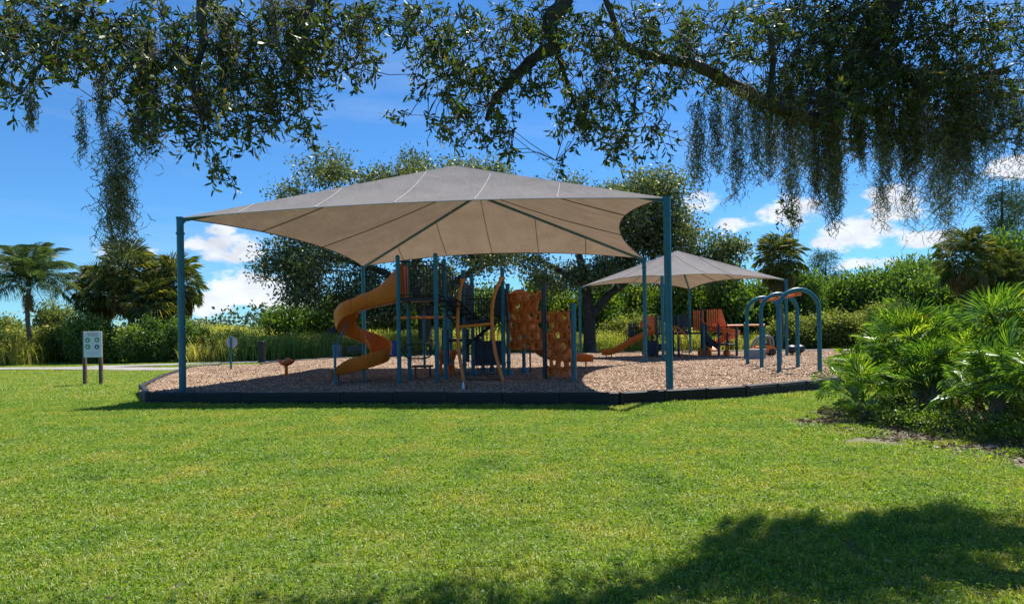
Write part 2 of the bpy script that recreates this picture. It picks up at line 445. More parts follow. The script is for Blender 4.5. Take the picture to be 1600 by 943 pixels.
class MB:
    """collects shapes given in world metres; build() makes ONE mesh object"""

    def __init__(self):
        self.V, self.F = [], []

    def add(self, vs, fs):
        k = len(self.V)
        self.V += [tuple(v) for v in vs]
        self.F += [tuple(i + k for i in f) for f in fs]
        return self

    def box(self, c, s, rz=0.0, ry=0.0, rx=0.0, bev=0.0):
        c = Vector(c)
        M_ = Euler((rx, ry, rz)).to_matrix()
        x, y, z = s[0] / 2, s[1] / 2, s[2] / 2
        if bev <= 0:
            P = [(-x, -y, -z), (x, -y, -z), (x, y, -z), (-x, y, -z), (-x, -y, z), (x, -y, z), (x, y, z), (-x, y, z)]
            Fc = [(0, 3, 2, 1), (4, 5, 6, 7), (0, 1, 5, 4), (1, 2, 6, 5), (2, 3, 7, 6), (3, 0, 4, 7)]
        else:
            b = min(bev, x * .9, y * .9, z * .9)
            P = []
            for zz, ins in ((-z, b), (-z + b, 0), (z - b, 0), (z, b)):
                X, Y = x - ins, y - ins
                q = b if ins == 0 else b * .5
                P += [(-X + q, -Y, zz), (X - q, -Y, zz), (X, -Y + q, zz), (X, Y - q, zz), (X - q, Y, zz), (-X + q, Y, zz), (-X, Y - q, zz), (-X, -Y + q, zz)]
            Fc = [tuple(range(7, -1, -1)), tuple(range(24, 32))]
            for r_ in range(3):
                for i in range(8):
                    j = (i + 1) % 8
                    Fc.append((r_ * 8 + i, r_ * 8 + j, r_ * 8 + 8 + j, r_ * 8 + 8 + i))
        return self.add([c + M_ @ Vector(p) for p in P], Fc)

    def tube(self, pts, r, n=8, cap=True):
        pts = [Vector(p) for p in pts]
        rs = [r] * len(pts) if isinstance(r, (int, float)) else list(r)
        k = len(self.V)
        up = None
        for i, p in enumerate(pts):
            t_ = (pts[min(i + 1, len(pts) - 1)] - pts[max(i - 1, 0)])
            if t_.length < 1e-9:
                t_ = Vector((0, 0, 1))
            t_.normalize()
            if up is None:
                up = Vector((0, 0, 1)) if abs(t_.z) < 0.9 else Vector((1, 0, 0))
            a = t_.cross(up)
            if a.length < 1e-6:
                a = t_.orthogonal()
            a.normalize()
            up = a.cross(t_)
            for j in range(n):
                th = 2 * math.pi * j / n
                self.V.append(tuple(p + (a * math.cos(th) + up * math.sin(th)) * rs[i]))
        for i in range(len(pts) - 1):
            for j in range(n):
                q = (j + 1) % n
                self.F.append((k + i * n + j, k + i * n + q, k + (i + 1) * n + q, k + (i + 1) * n + j))
        if cap:
            self.F.append(tuple(k + j for j in range(n))[::-1])
            self.F.append(tuple(k + (len(pts) - 1) * n + j for j in range(n)))
        return self

    def lathe(self, c, prof, n=16):
        """prof: list of (radius, z) from bottom to top"""
        c = Vector(c)
        k = len(self.V)
        for r_, z_ in prof:
            for j in range(n):
                th = 2 * math.pi * j / n
                self.V.append((c.x + r_ * math.cos(th), c.y + r_ * math.sin(th), c.z + z_))
        for i in range(len(prof) - 1):
            for j in range(n):
                q = (j + 1) % n
                self.F.append((k + i * n + j, k + i * n + q, k + (i + 1) * n + q, k + (i + 1) * n + j))
        self.F.append(tuple(k + j for j in range(n))[::-1])
        self.F.append(tuple(k + (len(prof) - 1) * n + j for j in range(n)))
        return self

    def build(self, name, mat, parent=None, smooth=True):
        o_ = origin_of(parent)
        me = bpy.data.meshes.new(name)
        me.from_pydata([(v[0] - o_.x, v[1] - o_.y, v[2] - o_.z) for v in self.V], [], self.F)
        me.materials.append(mat)
        if smooth:
            for p in me.polygons:
                p.use_smooth = True
            try:
                me.set_sharp_from_angle(angle=R(38))
            except Exception:
                pass
        ob = bpy.data.objects.new(name, me)
        return link(ob, parent)


def spline(P, n=8):
    P = [Vector(p) for p in P]
    out = []
    for i in range(len(P) - 1):
        p0, p1, p2, p3 = P[max(i - 1, 0)], P[i], P[i + 1], P[min(i + 2, len(P) - 1)]
        for k in range(n):
            t_ = k / n
            out.append(0.5 * ((2 * p1) + (p2 - p0) * t_ + (2 * p0 - 5 * p1 + 4 * p2 - p3) * t_ ** 2 + (3 * p1 - p0 - 3 * p2 + p3) * t_ ** 3))
    out.append(P[-1])
    return out


def lerp(a, b, t_):
    return Vector(a) * (1 - t_) + Vector(b) * t_


def unit(a):
    return a / np.maximum(np.linalg.norm(a, axis=-1, keepdims=True), 1e-9)


def leaf_arrays(P, D, Ln, Wd, rg, six=False, fold=0.12):
    n = len(P)
    D = unit(D)
    S = unit(np.cross(D, unit(rg.normal(size=(n, 3)))))
    U = np.cross(S, D)
    Ln = np.broadcast_to(np.asarray(Ln, float), (n,))[:, None]
    Wd = np.broadcast_to(np.asarray(Wd, float), (n,))[:, None]
    if six:
        pts = [P, P + D * Ln * .3 + S * Wd * .42 + U * Wd * fold, P + D * Ln * .68 + S * Wd * .46 + U * Wd * fold, P + D * Ln,
               P + D * Ln * .68 - S * Wd * .46 + U * Wd * fold, P + D * Ln * .3 - S * Wd * .42 + U * Wd * fold]
    else:
        pts = [P, P + D * Ln * .5 + S * Wd * .5 + U * Wd * fold, P + D * Ln, P + D * Ln * .5 - S * Wd * .5 + U * Wd * fold]
    k = len(pts)
    V = np.stack(pts, 1).reshape(-1, 3)
    F = np.arange(n * k).reshape(n, k)
    return V, F


def inside(poly, x, y):
    c = False
    j = len(poly) - 1
    for i in range(len(poly)):
        if (poly[i][1] > y) != (poly[j][1] > y) and x < (poly[j][0] - poly[i][0]) * (y - poly[i][1]) / (poly[j][1] - poly[i][1]) + poly[i][0]:
            c = not c
        j = i
    return c


def seg_dist(poly, x, y, closed=False):
    best = 1e9
    m_ = len(poly) if closed else len(poly) - 1
    for i in range(m_):
        a, b_ = poly[i], poly[(i + 1) % len(poly)]
        vx, vy = b_[0] - a[0], b_[1] - a[1]
        t_ = max(0, min(1, ((x - a[0]) * vx + (y - a[1]) * vy) / (vx * vx + vy * vy + 1e-9)))
        best = min(best, math.hypot(x - a[0] - vx * t_, y - a[1] - vy * t_))
    return best


def scatter(name, pts, rots, scales, idx, meshes, label, cat, parent=None):
    """one 'stuff' object: patches of blades or chips set down at many points by geometry nodes"""
    src = bpy.data.collections.new(name + "_patches")
    for i, me in enumerate(meshes):
        src.objects.link(bpy.data.objects.new("%s_patch_%02d" % (name, i), me))
    me = bpy.data.meshes.new(name)
    me.vertices.add(len(pts))
    me.vertices.foreach_set("co", np.asarray(pts, dtype=np.float32).ravel())
    a = me.attributes.new("rot", 'FLOAT', 'POINT'); a.data.foreach_set("value", np.asarray(rots, dtype=np.float32))
    a = me.attributes.new("scl", 'FLOAT', 'POINT'); a.data.foreach_set("value", np.asarray(scales, dtype=np.float32))
    a = me.attributes.new("pick", 'INT', 'POINT'); a.data.foreach_set("value", np.asarray(idx, dtype=np.int32))
    ob = link(bpy.data.objects.new(name, me), parent)
    ng = bpy.data.node_groups.new(name + "_scatter", 'GeometryNodeTree')
    ng.interface.new_socket("Geometry", in_out='INPUT', socket_type='NodeSocketGeometry')
    ng.interface.new_socket("Geometry", in_out='OUTPUT', socket_type='NodeSocketGeometry')
    gi, go = ng.nodes.new("NodeGroupInput"), ng.nodes.new("NodeGroupOutput")
    ci = ng.nodes.new("GeometryNodeCollectionInfo")
    ci.inputs["Collection"].default_value = src
    ci.inputs["Separate Children"].default_value = True
    ci.inputs["Reset Children"].default_value = True
    ip = ng.nodes.new("GeometryNodeInstanceOnPoints")
    ip.inputs["Pick Instance"].default_value = True

    def attr(nm, ty):
        n_ = ng.nodes.new("GeometryNodeInputNamedAttribute")
        n_.data_type = ty
        n_.inputs["Name"].default_value = nm
        return n_.outputs["Attribute"]
    cx = ng.nodes.new("ShaderNodeCombineXYZ")
    ng.links.new(attr("rot", 'FLOAT'), cx.inputs["Z"])
    ng.links.new(gi.outputs[0], ip.inputs["Points"])
    ng.links.new(ci.outputs[0], ip.inputs["Instance"])
    ng.links.new(attr("pick", 'INT'), ip.inputs["Instance Index"])
    ng.links.new(cx.outputs[0], ip.inputs["Rotation"])
    ng.links.new(attr("scl", 'FLOAT'), ip.inputs["Scale"])
    ng.links.new(ip.outputs[0], go.inputs[0])
    md = ob.modifiers.new("scatter", 'NODES')
    md.node_group = ng
    tag(ob, label, cat, kind='stuff')
    return ob


# ------------------------------------------------------------------ ground, paths, chips
CHIP = 0.22
BORDER = [(-8.95, 15.7), (2.3, 13.75), (5.4, 14.9), (8.3, 16.7), (13.0, 21.0), (19.0, 31.0), (19.0, 37.5), (10, 40.5), (-3, 40.5), (-10.6, 37.6), (-12.35, 34.2), (-12.45, 31.6)]
BORDER2 = [(-14.3, 31.3), (-14.9, 29.6), (-12.3, 22.3), (-10.55, 18.2), (-8.95, 15.7)]
POLY = BORDER + BORDER2[:-1]
PATH_A = [(-70, 35.5), (-32, 36.0), (-24.5, 35.2), (-17.5, 32.6), (-12.8, 32.9)]
PATH_B = [(-24.5, 35.8), (-20, 38.0), (-14.2, 40.4), (-6, 43.0), (3, 44.6), (16, 45.0), (40, 45.0), (80, 46)]


def sheet(name, poly, z, mat, thick=0.0):
    b_ = MB()
    n_ = len(poly)
    b_.add([(x, y, z) for x, y in poly], [tuple(range(n_))])
    o_ = b_.build(name, mat, smooth=False)
    return tag(o_, kind='structure')


sheet("lawn", [(-500, -60), (500, -60), (500, 900), (-500, 900)], 0.0, M_LAWN)
sheet("wood_chip_bed", POLY, CHIP - 0.03, M_CHIPBED)


def strip(pts, w, z):
    b_ = MB()
    Pn = spline([(x, y, z) for x, y in pts], 6)
    vs_ = []
    for i, p in enumerate(Pn):
        t_ = (Pn[min(i + 1, len(Pn) - 1)] - Pn[max(i - 1, 0)]).normalized()
        nx, ny = -t_.y, t_.x
        vs_ += [(p.x + nx * w / 2, p.y + ny * w / 2, z), (p.x - nx * w / 2, p.y - ny * w / 2, z)]
    b_.add(vs_, [(2 * i + 1, 2 * i + 3, 2 * i + 2, 2 * i) for i in range(len(Pn) - 1)])
    return b_


tag(strip(PATH_A, 2.3, 0.03).build("concrete_path", M_CONC), kind='structure')
tag(strip(PATH_B, 2.2, 0.036).build("concrete_path", M_CONC), kind='structure')
# short ramp through the gap in the border
rp = MB()
rp.box((-13.35, 31.5, 0.11), (1.7, 1.1, 0.2), bev=0.02)
tag(rp.build("concrete_ramp", M_CONC), kind='structure')

# border timbers
bt = thing("playground_border", "low black plastic border timbers edging the wood chip bed", "border", (0, 0, 0))
bm_ = MB()
Lb = 1.22
bm_.box((0, 0, 0.17), (Lb - 0.03, 0.13, 0.25), bev=0.022)
bm_.box((0, 0, 0.03), (Lb - 0.08, 0.17, 0.1), bev=0.02)
bm_.box((0, -0.068, 0.215), (Lb - 0.22, 0.016, 0.05), bev=0.006)
bm_.box((0, -0.068, 0.125), (Lb - 0.22, 0.016, 0.05), bev=0.006)
bm_.box((-Lb / 2 + 0.02, 0, 0.17), (0.075, 0.15, 0.262), bev=0.012)
first = bm_.build("border_timber", M_BORDER, bt)
stake = MB().tube([(0, 0, 0.1), (0, 0, 0.325)], 0.012, 6)
used = False
for poly in (BORDER, BORDER2):
    for a, b2 in zip(poly[:-1], poly[1:]):
        ln_ = math.hypot(b2[0] - a[0], b2[1] - a[1])
        n_ = max(1, round(ln_ / Lb))
        for i in range(n_):
            t_ = (i + 0.5) / n_
            ob = first if not used else first.copy()
            if used:
                link(ob, bt)
            used = True
            ob.location = (a[0] + (b2[0] - a[0]) * t_, a[1] + (b2[1] - a[1]) * t_, random.uniform(-0.012, 0.006))
            ob.rotation_euler = (random.uniform(-.015, .015), random.uniform(-.006, .006), math.atan2(b2[1] - a[1], b2[0] - a[0]) + random.uniform(-.008, .008))
            ob.scale = (ln_ / n_ / Lb, 1, 1)

# grass patches
def grass_patch(k, blades, hmin, hmax, wid, clover, size=1.0):
    rg = np.random.default_rng(100 + k)
    n = blades
    P = np.c_[rg.uniform(-size * .55, size * .55, (n, 2)), np.zeros(n)]
    cc_ = rg.uniform(-size * .55, size * .55, (70, 2)); dmin = np.min(np.hypot(P[:, None, 0] - cc_[None, :, 0], P[:, None, 1] - cc_[None, :, 1]), axis=1); cl = np.clip(1.3 - dmin / (.05 * size), -.55, 1.15)
    h = rg.uniform(hmin, hmax, n) * (0.7 + 0.5 * cl)
    az = rg.uniform(0, 2 * np.pi, n)
    lean = rg.uniform(0.15, 1.25, n)
    d = np.c_[np.cos(az), np.sin(az), np.zeros(n)]
    s = np.c_[-np.sin(az), np.cos(az), np.zeros(n)] * (rg.uniform(.6, 1.2, n) * wid)[:, None]
    up = np.array([0, 0, 1.0])
    mid = P + d * (h * lean * .35)[:, None] + up * (h * .62)[:, None]
    tip = P + d * (h * lean)[:, None] + up * (h * (1.0 - .25 * lean))[:, None]
    V = np.stack([P - s, P + s, mid + s * .8, mid - s * .8, tip], 1).reshape(-1, 3)
    b0 = np.arange(n) * 5
    Q = np.c_[b0, b0 + 1, b0 + 2, b0 + 3]
    T = np.c_[b0 + 3, b0 + 2, b0 + 4]
    me = np_mesh("grass_patch", V, [Q, T], M_GRASS)
    if clover:
        c = np.c_[rg.uniform(-size * .55, size * .55, (clover, 2)), rg.uniform(.012, .045, clover)]
        dd = np.c_[rg.normal(size=(clover, 2)), rg.uniform(-.1, .5, clover)]
        V2, F2 = leaf_arrays(c, dd, rg.uniform(.011, .031, clover), rg.uniform(.007, .020, clover), rg, True, .05)
        me2 = np_mesh("grass_patch", np.r_[V, V2], [Q, T, F2 + len(V)], M_GRASS)
        me2.materials.append(M_CLOVER)
        mi = np.zeros(len(me2.polygons), dtype=np.int32)
        mi[len(Q) + len(T):] = 1
        me2.polygons.foreach_set("material_index", mi)
        me2.update()
        return me2
    return me


pts, rots, scl, pick = [], [], [], []
def frame_ok(x, y, mx=1.5):
    return abs(x) < 0.86 * y + mx
for yi in range(2, 18):
    for xi in range(-18, 18):
        x, y = xi + random.uniform(-.1, .1), yi + random.uniform(-.1, .1)
        if not frame_ok(x, y) or inside(POLY, x, y) and seg_dist(POLY, x, y, True) > 0.5:
            continue
        if any(((x - a) / (c + .2)) ** 2 + ((y - b_) / (d_ + .2)) ** 2 < 1 for a, b_, c, d_ in DIRT):
            continue
        if inside(POLY, x, y) or seg_dist(POLY, x, y, True) < 0.5:
            continue
        pts.append((x, y, 0)); rots.append(random.choice([0, 1, 2, 3]) * math.pi / 2 + random.uniform(-.2, .2)); scl.append(random.uniform(.95, 1.12)); pick.append(random.randrange(4))
# fringe of small tufts hugging the border and the bare soil
for i in range(len(POLY)):
    a, b2 = POLY[i], POLY[(i + 1) % len(POLY)]
    ln_ = math.hypot(b2[0] - a[0], b2[1] - a[1])
    nx, ny = (b2[1] - a[1]) / ln_, -(b2[0] - a[0]) / ln_
    if max(a[1], b2[1]) > 33:
        continue
    for k in range(int(ln_ / .22)):
        t_ = (k + random.random()) / (ln_ / .22)
        for q in (0.26, 0.5):
            o_ = q + random.uniform(-.03, .06)
            pts.append((a[0] + (b2[0] - a[0]) * t_ + nx * o_, a[1] + (b2[1] - a[1]) * t_ + ny * o_, 0)); rots.append(random.uniform(0, 6.28)); scl.append(random.uniform(.9, 1.5)); pick.append(4)
for a, b_, c, d_ in DIRT[:5]:
    for k in range(26):
        th = random.uniform(0, 6.28); q = random.uniform(.75, 1.35)
        pts.append((a + math.cos(th) * (c + .2) * q, b_ + math.sin(th) * (d_ + .2) * q, 0)); rots.append(random.uniform(0, 6.28)); scl.append(random.uniform(.8, 1.3)); pick.append(4)
patches = [grass_patch(i, 7800, .020, .056, .0025, 1150) for i in range(4)] + [grass_patch(9, 220, .03, .075, .003, 40, 0.26)]
scatter("lawn_grass", pts, rots, scl, pick, patches, "short mown green grass with small weeds covering the open lawn", "grass")
pts, rots, scl, pick = [], [], [], []
for yi in range(17, 47):
    for xi in range(-36, 30):
        x, y = xi * 1.25 + random.uniform(-.2, .2), yi + random.uniform(-.2, .2)
        if not frame_ok(x, y, 1) or inside(POLY, x, y) or seg_dist(POLY, x, y, True) < .62 or seg_dist(PATH_A, x, y) < 1.7 or seg_dist(PATH_B, x, y) < 1.7:
            continue
        if y < 18 and abs(x) < 16 and x > -9:
            continue
        pts.append((x, y, 0)); rots.append(random.uniform(0, 6.28)); scl.append(random.uniform(1.25, 1.5)); pick.append(random.randrange(2))
scatter("far_lawn_grass", pts, rots, scl, pick, [grass_patch(20 + i, 2600, .03, .06, .0045, 200) for i in range(2)], "mown grass beside the concrete path beyond the playground", "grass")

# wood chips
def chip_patch(k, n, size=1.0):
    rg = np.random.default_rng(300 + k)
    c = np.c_[rg.uniform(-size * .55, size * .55, (n, 2)), rg.uniform(0.0, .035, n)]
    az = rg.uniform(0, 2 * np.pi, n)
    D = np.c_[np.cos(az), np.sin(az), rg.normal(0, .28, n)]
    S = unit(np.c_[-np.sin(az), np.cos(az), rg.normal(0, .28, n)])
    D = unit(D)
    Ln = rg.uniform(.02, .055, n)[:, None]; W = rg.uniform(.008, .02, n)[:, None]
    U = np.cross(D, S) * .006
    V = np.stack([c - D * Ln - S * W, c + D * Ln - S * W * .7, c + D * Ln * .9 + S * W * .8, c - D * Ln + S * W, c - D * Ln * .95 - S * W + U, c + D * Ln - S * W * .7 + U, c + D * Ln * .9 + S * W * .8 + U, c - D * Ln + S * W + U], 1).reshape(-1, 3)
    b0 = np.arange(n)[:, None] * 8
    Q = np.concatenate([b0 + np.array(q) for q in ((4, 5, 6, 7), (0, 1, 5, 4), (2, 3, 7, 6), (1, 2, 6, 5), (3, 0, 4, 7))])
    return np_mesh("chip_patch", V, Q, M_CHIP)


pts, rots, scl, pick = [], [], [], []
for yi in range(13, 41):
    for xi in range(-16, 20):
        for sx_ in ((0, 0),):
            x, y = xi + random.uniform(-.08, .08), yi + random.uniform(-.08, .08)
            dd = seg_dist(POLY, x, y, True)
            if not inside(POLY, x, y) or dd < .62:
                continue
            pts.append((x, y, CHIP - .03 + random.uniform(-.012, .012))); rots.append(random.uniform(0, 6.28)); scl.append(1.12); pick.append(random.randrange(3))
for i in range(len(POLY)):
    a, b2 = POLY[i], POLY[(i + 1) % len(POLY)]
    ln_ = math.hypot(b2[0] - a[0], b2[1] - a[1])
    nx, ny = (b2[1] - a[1]) / ln_, -(b2[0] - a[0]) / ln_
    for k in range(int(ln_ / .28)):
        for q in (.24, .5, .72):
            t_ = (k + .5) / (ln_ / .28)
            pts.append((a[0] + (b2[0] - a[0]) * t_ - nx * q, a[1] + (b2[1] - a[1]) * t_ - ny * q, CHIP - .03)); rots.append(random.uniform(0, 6.28)); scl.append(1.0); pick.append(3)
scatter("wood_chips", pts, rots, scl, pick, [chip_patch(i, 1500) for i in range(3)] + [chip_patch(8, 120, 0.3)], "loose tan wood chips spread over the playground bed", "wood chips")

# fallen leaves on the lawn and chips kicked over the border
rg = np.random.default_rng(31)
n = 420
P = np.c_[rg.uniform(-9, 8, n), rg.uniform(3.2, 13, n), rg.uniform(.035, .06, n)]
V, F = leaf_arrays(P, np.c_[rg.normal(size=(n, 2)), rg.normal(0, .3, n)], rg.uniform(.03, .065, n), rg.uniform(.012, .022, n), rg, True)
tag(link(bpy.data.objects.new("fallen_leaves", np_mesh("fallen_leaves", V, F, M_LITTER))), "small dead oak leaves strewn over the lawn", "leaves", kind='stuff')
n = 260
tt = rg.random(n)
P = np.c_[-8.8 + 11.0 * tt, 15.45 - 1.95 * tt - np.abs(rg.normal(0, .16, n)), rg.uniform(.02, .05, n)]
V, F = leaf_arrays(P, np.c_[rg.normal(size=(n, 2)), rg.normal(0, .3, n)], rg.uniform(.03, .07, n), rg.uniform(.012, .025, n), rg)
tag(link(bpy.data.objects.new("spilled_chips", np_mesh("spilled_chips", V, F, M_CHIP))), "wood chips spilled on the grass along the black border", "wood chips", kind='stuff')

# ------------------------------------------------------------------ shade structures
def post(b_, x, y, z0, z1, r, cap=True):
    prof = [(r, z0 - 0.12), (r, z1 - r * .6)]
    if cap:
        prof += [(r * 1.06, z1 - r * .6), (r * 1.06, z1 - r * .2), (r * .8, z1 + r * .25), (r * .35, z1 + r * .5)]
    else:
        prof += [(r, z1)]
    b_.lathe((x, y, 0), prof, 16)


def shade(name, label, corners, eave, ridge, pr, seams, sag_in, sag_up, group):
    """corners FL, FR, BR, BL (x, y); ridge two points (or one peak twice)"""
    cx = sum(c[0] for c in corners) / 4; cy = sum(c[1] for c in corners) / 4
    T = thing(name, label, "shade structure", (cx, cy, CHIP), group)
    C = [Vector((c[0], c[1], eave)) for c in corners]
    P1, P2 = Vector(ridge[0]), Vector(ridge[1])
    for c in C:
        q = post_ = MB()
        post(q, c.x, c.y, CHIP, eave - .02, pr, cap=False)
        po = q.build("post", M_TEAL, T)
        MB().lathe((c.x, c.y, eave - .42), [(pr * 1.25, 0), (pr * 1.25, .045)], 16).build("collar", M_TEAL, po)
        MB().lathe((c.x, c.y, eave - .03), [(pr * 1.12, 0), (pr * 1.12, .05)], 16).build("cap", M_TEAL, po)
        tip = P1 if (c - P1).length < (c - P2).length else P2
        dr = (tip - c).normalized()
        g_ = MB()
        g_.tube(spline([c + Vector((0, 0, -.3)) + dr * .02, c + Vector((0, 0, -.12)) + dr * .07, c + dr * .24 + Vector((0, 0, -.05)), c + dr * .5 + Vector((0, 0, -.06))], 5), pr * .5, 8)
        g_.build("elbow", M_TEAL, po)
        h = MB()
        n_ = 10
        h.tube([lerp(c, tip, i / n_) + Vector((0, 0, -.07)) for i in range(n_ + 1)], pr * .62, 8)
        h.build("hip_beam", M_TEAL, T)
    if (P1 - P2).length > .3:
        MB().tube([P1 + Vector((0, 0, -.08)), P2 + Vector((0, 0, -.08))], pr * .6, 8).build("ridge_beam", M_TEAL, T)
    faces = [(0, 1, P1, P1), (1, 2, P1, P2), (2, 3, P2, P2), (3, 0, P2, P1)]
    NU, NV = 28, 14
    for fi, (a, b_, ra, rb) in enumerate(faces):
        A, B = C[a], C[b_]
        mid_r = (ra + rb) / 2
        inw = (mid_r - (A + B) / 2); inw.z = 0; inw.normalize()
        grid = []
        for j in range(NV + 1):
            v = j / NV
            row = []
            for i in range(NU + 1):
                u = i / NU
                e = lerp(A, B, u)
                bow = 4 * u * (1 - u)
                e = e + inw * sag_in[fi] * bow + Vector((0, 0, sag_up[fi] * bow))
                rtop = lerp(ra, rb, u)
                p = lerp(e, rtop, v)
                p.z -= 0.10 * math.sin(math.pi * v) * bow            # fabric dips between its hips
                row.append(p)
            grid.append(row)
        m_ = MB()
        vs_ = [p for r_ in grid for p in r_]
        fs_ = []
        for j in range(NV):
            for i in range(NU):
                q = j * (NU + 1) + i
                fs_.append((q, q + 1, q + NU + 2, q + NU + 1))
        m_.add(vs_, fs_)
        pan = m_.build("canopy_panel", M_CLOTH, T)
        # hem cable along the free edge
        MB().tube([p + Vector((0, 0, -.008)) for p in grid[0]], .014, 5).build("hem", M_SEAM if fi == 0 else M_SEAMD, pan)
        # seams: straight strips running up the slope
        up_h = inw
        for s_ in seams[fi]:
            e0u = s_
            start = lerp(A, B, e0u)
            line = []
            side = (B - A).normalized()
            s_len = (B - A).length * e0u
            for j in range(NV + 1):
                row = grid[j]
                best = None
                for i in range(NU):
                    q0 = (row[i] - A).dot(side); q1 = (row[i + 1] - A).dot(side)
                    if min(q0, q1) - 1e-6 <= s_len <= max(q0, q1) + 1e-6 and abs(q1 - q0) > 1e-6:
                        best = lerp(row[i], row[i + 1], (s_len - q0) / (q1 - q0)); break
                if best is None:
                    break
                line.append(best)
            if len(line) > 2:
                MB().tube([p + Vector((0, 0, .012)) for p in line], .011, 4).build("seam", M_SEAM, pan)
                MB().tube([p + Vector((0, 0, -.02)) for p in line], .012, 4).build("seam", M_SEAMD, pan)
    return T


EAVE = 4.66
FLc, FRc, BRc = pix(278.4, 612.5, 16.32), pix(1048.7, 609.3, 14.78), pix(1009.9, 567, 27.2)
FLc, FRc, BRc = (-8.42, 16.32), (3.62, 14.78), (5.68, 27.3)
BLc = (-6.62, 28.6)
RZ = 6.82
shade("shade_canopy", "large tan shade canopy on four teal posts over the tall play structure", [FLc, FRc, BRc, BLc], EAVE,
      [(-1.72, 19.9, RZ), (-1.2, 24.0, RZ)], .085, [[.12, .28, .45, .62, .79], [.3, .62], [.2, .36, .52, .68, .84], [.42, .74]], [.55, 1.05, .7, .5], [.27, .38, .33, .18], None)
shade("shade_canopy", "smaller pointed grey shade canopy over the toddler play structure", [(6.72, 28.5), (13.6, 31.7), (10.6, 38.1), (3.72, 34.9)], 4.0,
      [(8.66, 33.3, 5.72), (8.66, 33.3, 5.72)], .075, [[.4, .6]] * 4, [.6] * 4, [.26] * 4, None)

# ------------------------------------------------------------------ tall play structure
PS = thing("play_structure", "tall teal and orange play structure with spiral slide and climbing walls", "play structure", (-1.5, 19.5, CHIP))


def ppost(x, y, ztop, r=.062, clamps=(), bulb=False, mat=None):
    q = MB()
    post(q, x, y, CHIP, ztop, r)
    po = q.build("post", mat or M_TEAL, PS)
    for z in clamps:
        MB().lathe((x, y, z), [(r * 1.22, 0), (r * 1.28, .02), (r * 1.28, .05), (r * 1.22, .07)], 14).build("clamp", M_TEAL, po)
    if bulb:
        MB().lathe((x, y, CHIP), [(r * 2.3, 0), (r * 2.4, .08), (r * 1.9, .16), (r * 1.1, .2)], 14).build("foot_collar", M_TEAL, po)
    return po


P1 = (-3.15, 17.8); P2 = (-2.10, 17.8); P3 = (-3.05, 18.95); P4 = (-1.98, 18.95)
for p, zt in ((P1, 3.78), (P2, 3.82), (P3, 3.78), (P4, 3.80)):
    ppost(p[0], p[1], zt, clamps=(.98, 2.6, 3.5))
P5 = (-1.46, 19.45); P6 = (-1.27, 20.65); P7 = (-.27, 19.45); P8 = (-.12, 20.6)
for p, zt in ((P5, 3.5), (P6, 3.48), (P7, 3.56), (P8, 3.15)):
    ppost(p[0], p[1], zt, clamps=(.62, 1.1, 1.95, 2.5, 3.1), bulb=p in (P6, P8))
P9 = (.39, 21.8); P10 = (.96, 18.85); P11 = (1.73, 17.95)
ppost(*P9, 3.05, clamps=(1.0, 2.0), bulb=True)
ppost(*P10, 3.04, r=.068, mat=M_NAVY); ppost(*P11, 2.37, r=.072)  # first post: its shadow is put into the colour as navy
D1 = 2.62; D2 = 2.02


def deck(x0, x1, y0, y1, z, parent=PS):
    b_ = MB()
    b_.box(((x0 + x1) / 2, (y0 + y1) / 2, z - .045), (x1 - x0, y1 - y0, .08), bev=.015)
    for k in range(6):
        b_.box(((x0 + x1) / 2, y0 + (y1 - y0) * (k + .5) / 6, z + .002), (x1 - x0 - .06, .03, .012))
    return b_.build("deck", M_BLACK, parent)


deck(-3.11, -2.04, 17.83, 18.93, D1); deck(-1.42, -.2, 19.48, 20.62, D2); deck(-.12, .42, 20.5, 21.8, D2)


def railing(a, b_, z0, z1, n, parent=PS, mat=None, r=.0105, name="railing", z0b=None, z1b=None):
    """one barrier: two rails as the part, each upright a sub-part"""
    mat = mat or M_BLACK
    z0b = z0 if z0b is None else z0b; z1b = z1 if z1b is None else z1b
    A, B = Vector((a[0], a[1], 0)), Vector((b_[0], b_[1], 0))
    m_ = MB()
    m_.tube([A + Vector((0, 0, z0)), B + Vector((0, 0, z0b))], r * 1.5, 6)
    m_.tube([A + Vector((0, 0, z1)), B + Vector((0, 0, z1b))], r * 1.7, 6)
    o_ = m_.build(name, mat, parent)
    for i in range(n):
        t_ = (i + .5) / n
        p = lerp(A, B, t_)
        MB().tube([p + Vector((0, 0, z0 + (z0b - z0) * t_)), p + Vector((0, 0, z1 + (z1b - z1) * t_))], r, 5).build("baluster", mat, o_)
    return o_


railing(P1, P2, D1 + .07, D1 + 1.0, 11); railing(P3, P4, D1 + .07, D1 + 1.0, 11)
railing((P4[0], P4[1] - .1), (P2[0], P2[1] + .1), D1 + .07, D1 + 1.0, 3)
# steps from the top deck down to the middle deck, with sloped rails
st = MB()
A, B = Vector((-2.0, 18.3, D1 - .03)), Vector((-1.42, 20.0, D2 - .02))
for sgn in (-1, 1):
    off = Vector((.42 * sgn, -.14 * sgn, 0))
    st.tube([A + off, B + off], .03, 6)
st_o = st.build("stair_stringer", M_BLACK, PS)
for k in range(5):
    p = lerp(A, B, (k + .5) / 5)
    MB().box(p, (.84, .26, .035), rz=-.33, bev=.008).build("tread", M_BLACK, st_o)
railing((-1.98, 18.0), (-1.46, 19.4), D1 + .05, D1 + .95, 9, z0b=D2 + .1, z1b=D2 + .98)
railing((-1.95, 18.95), (-1.3, 20.6), D1 + .05, D1 + .95, 9, z0b=D2 + .1, z1b=D2 + .98)
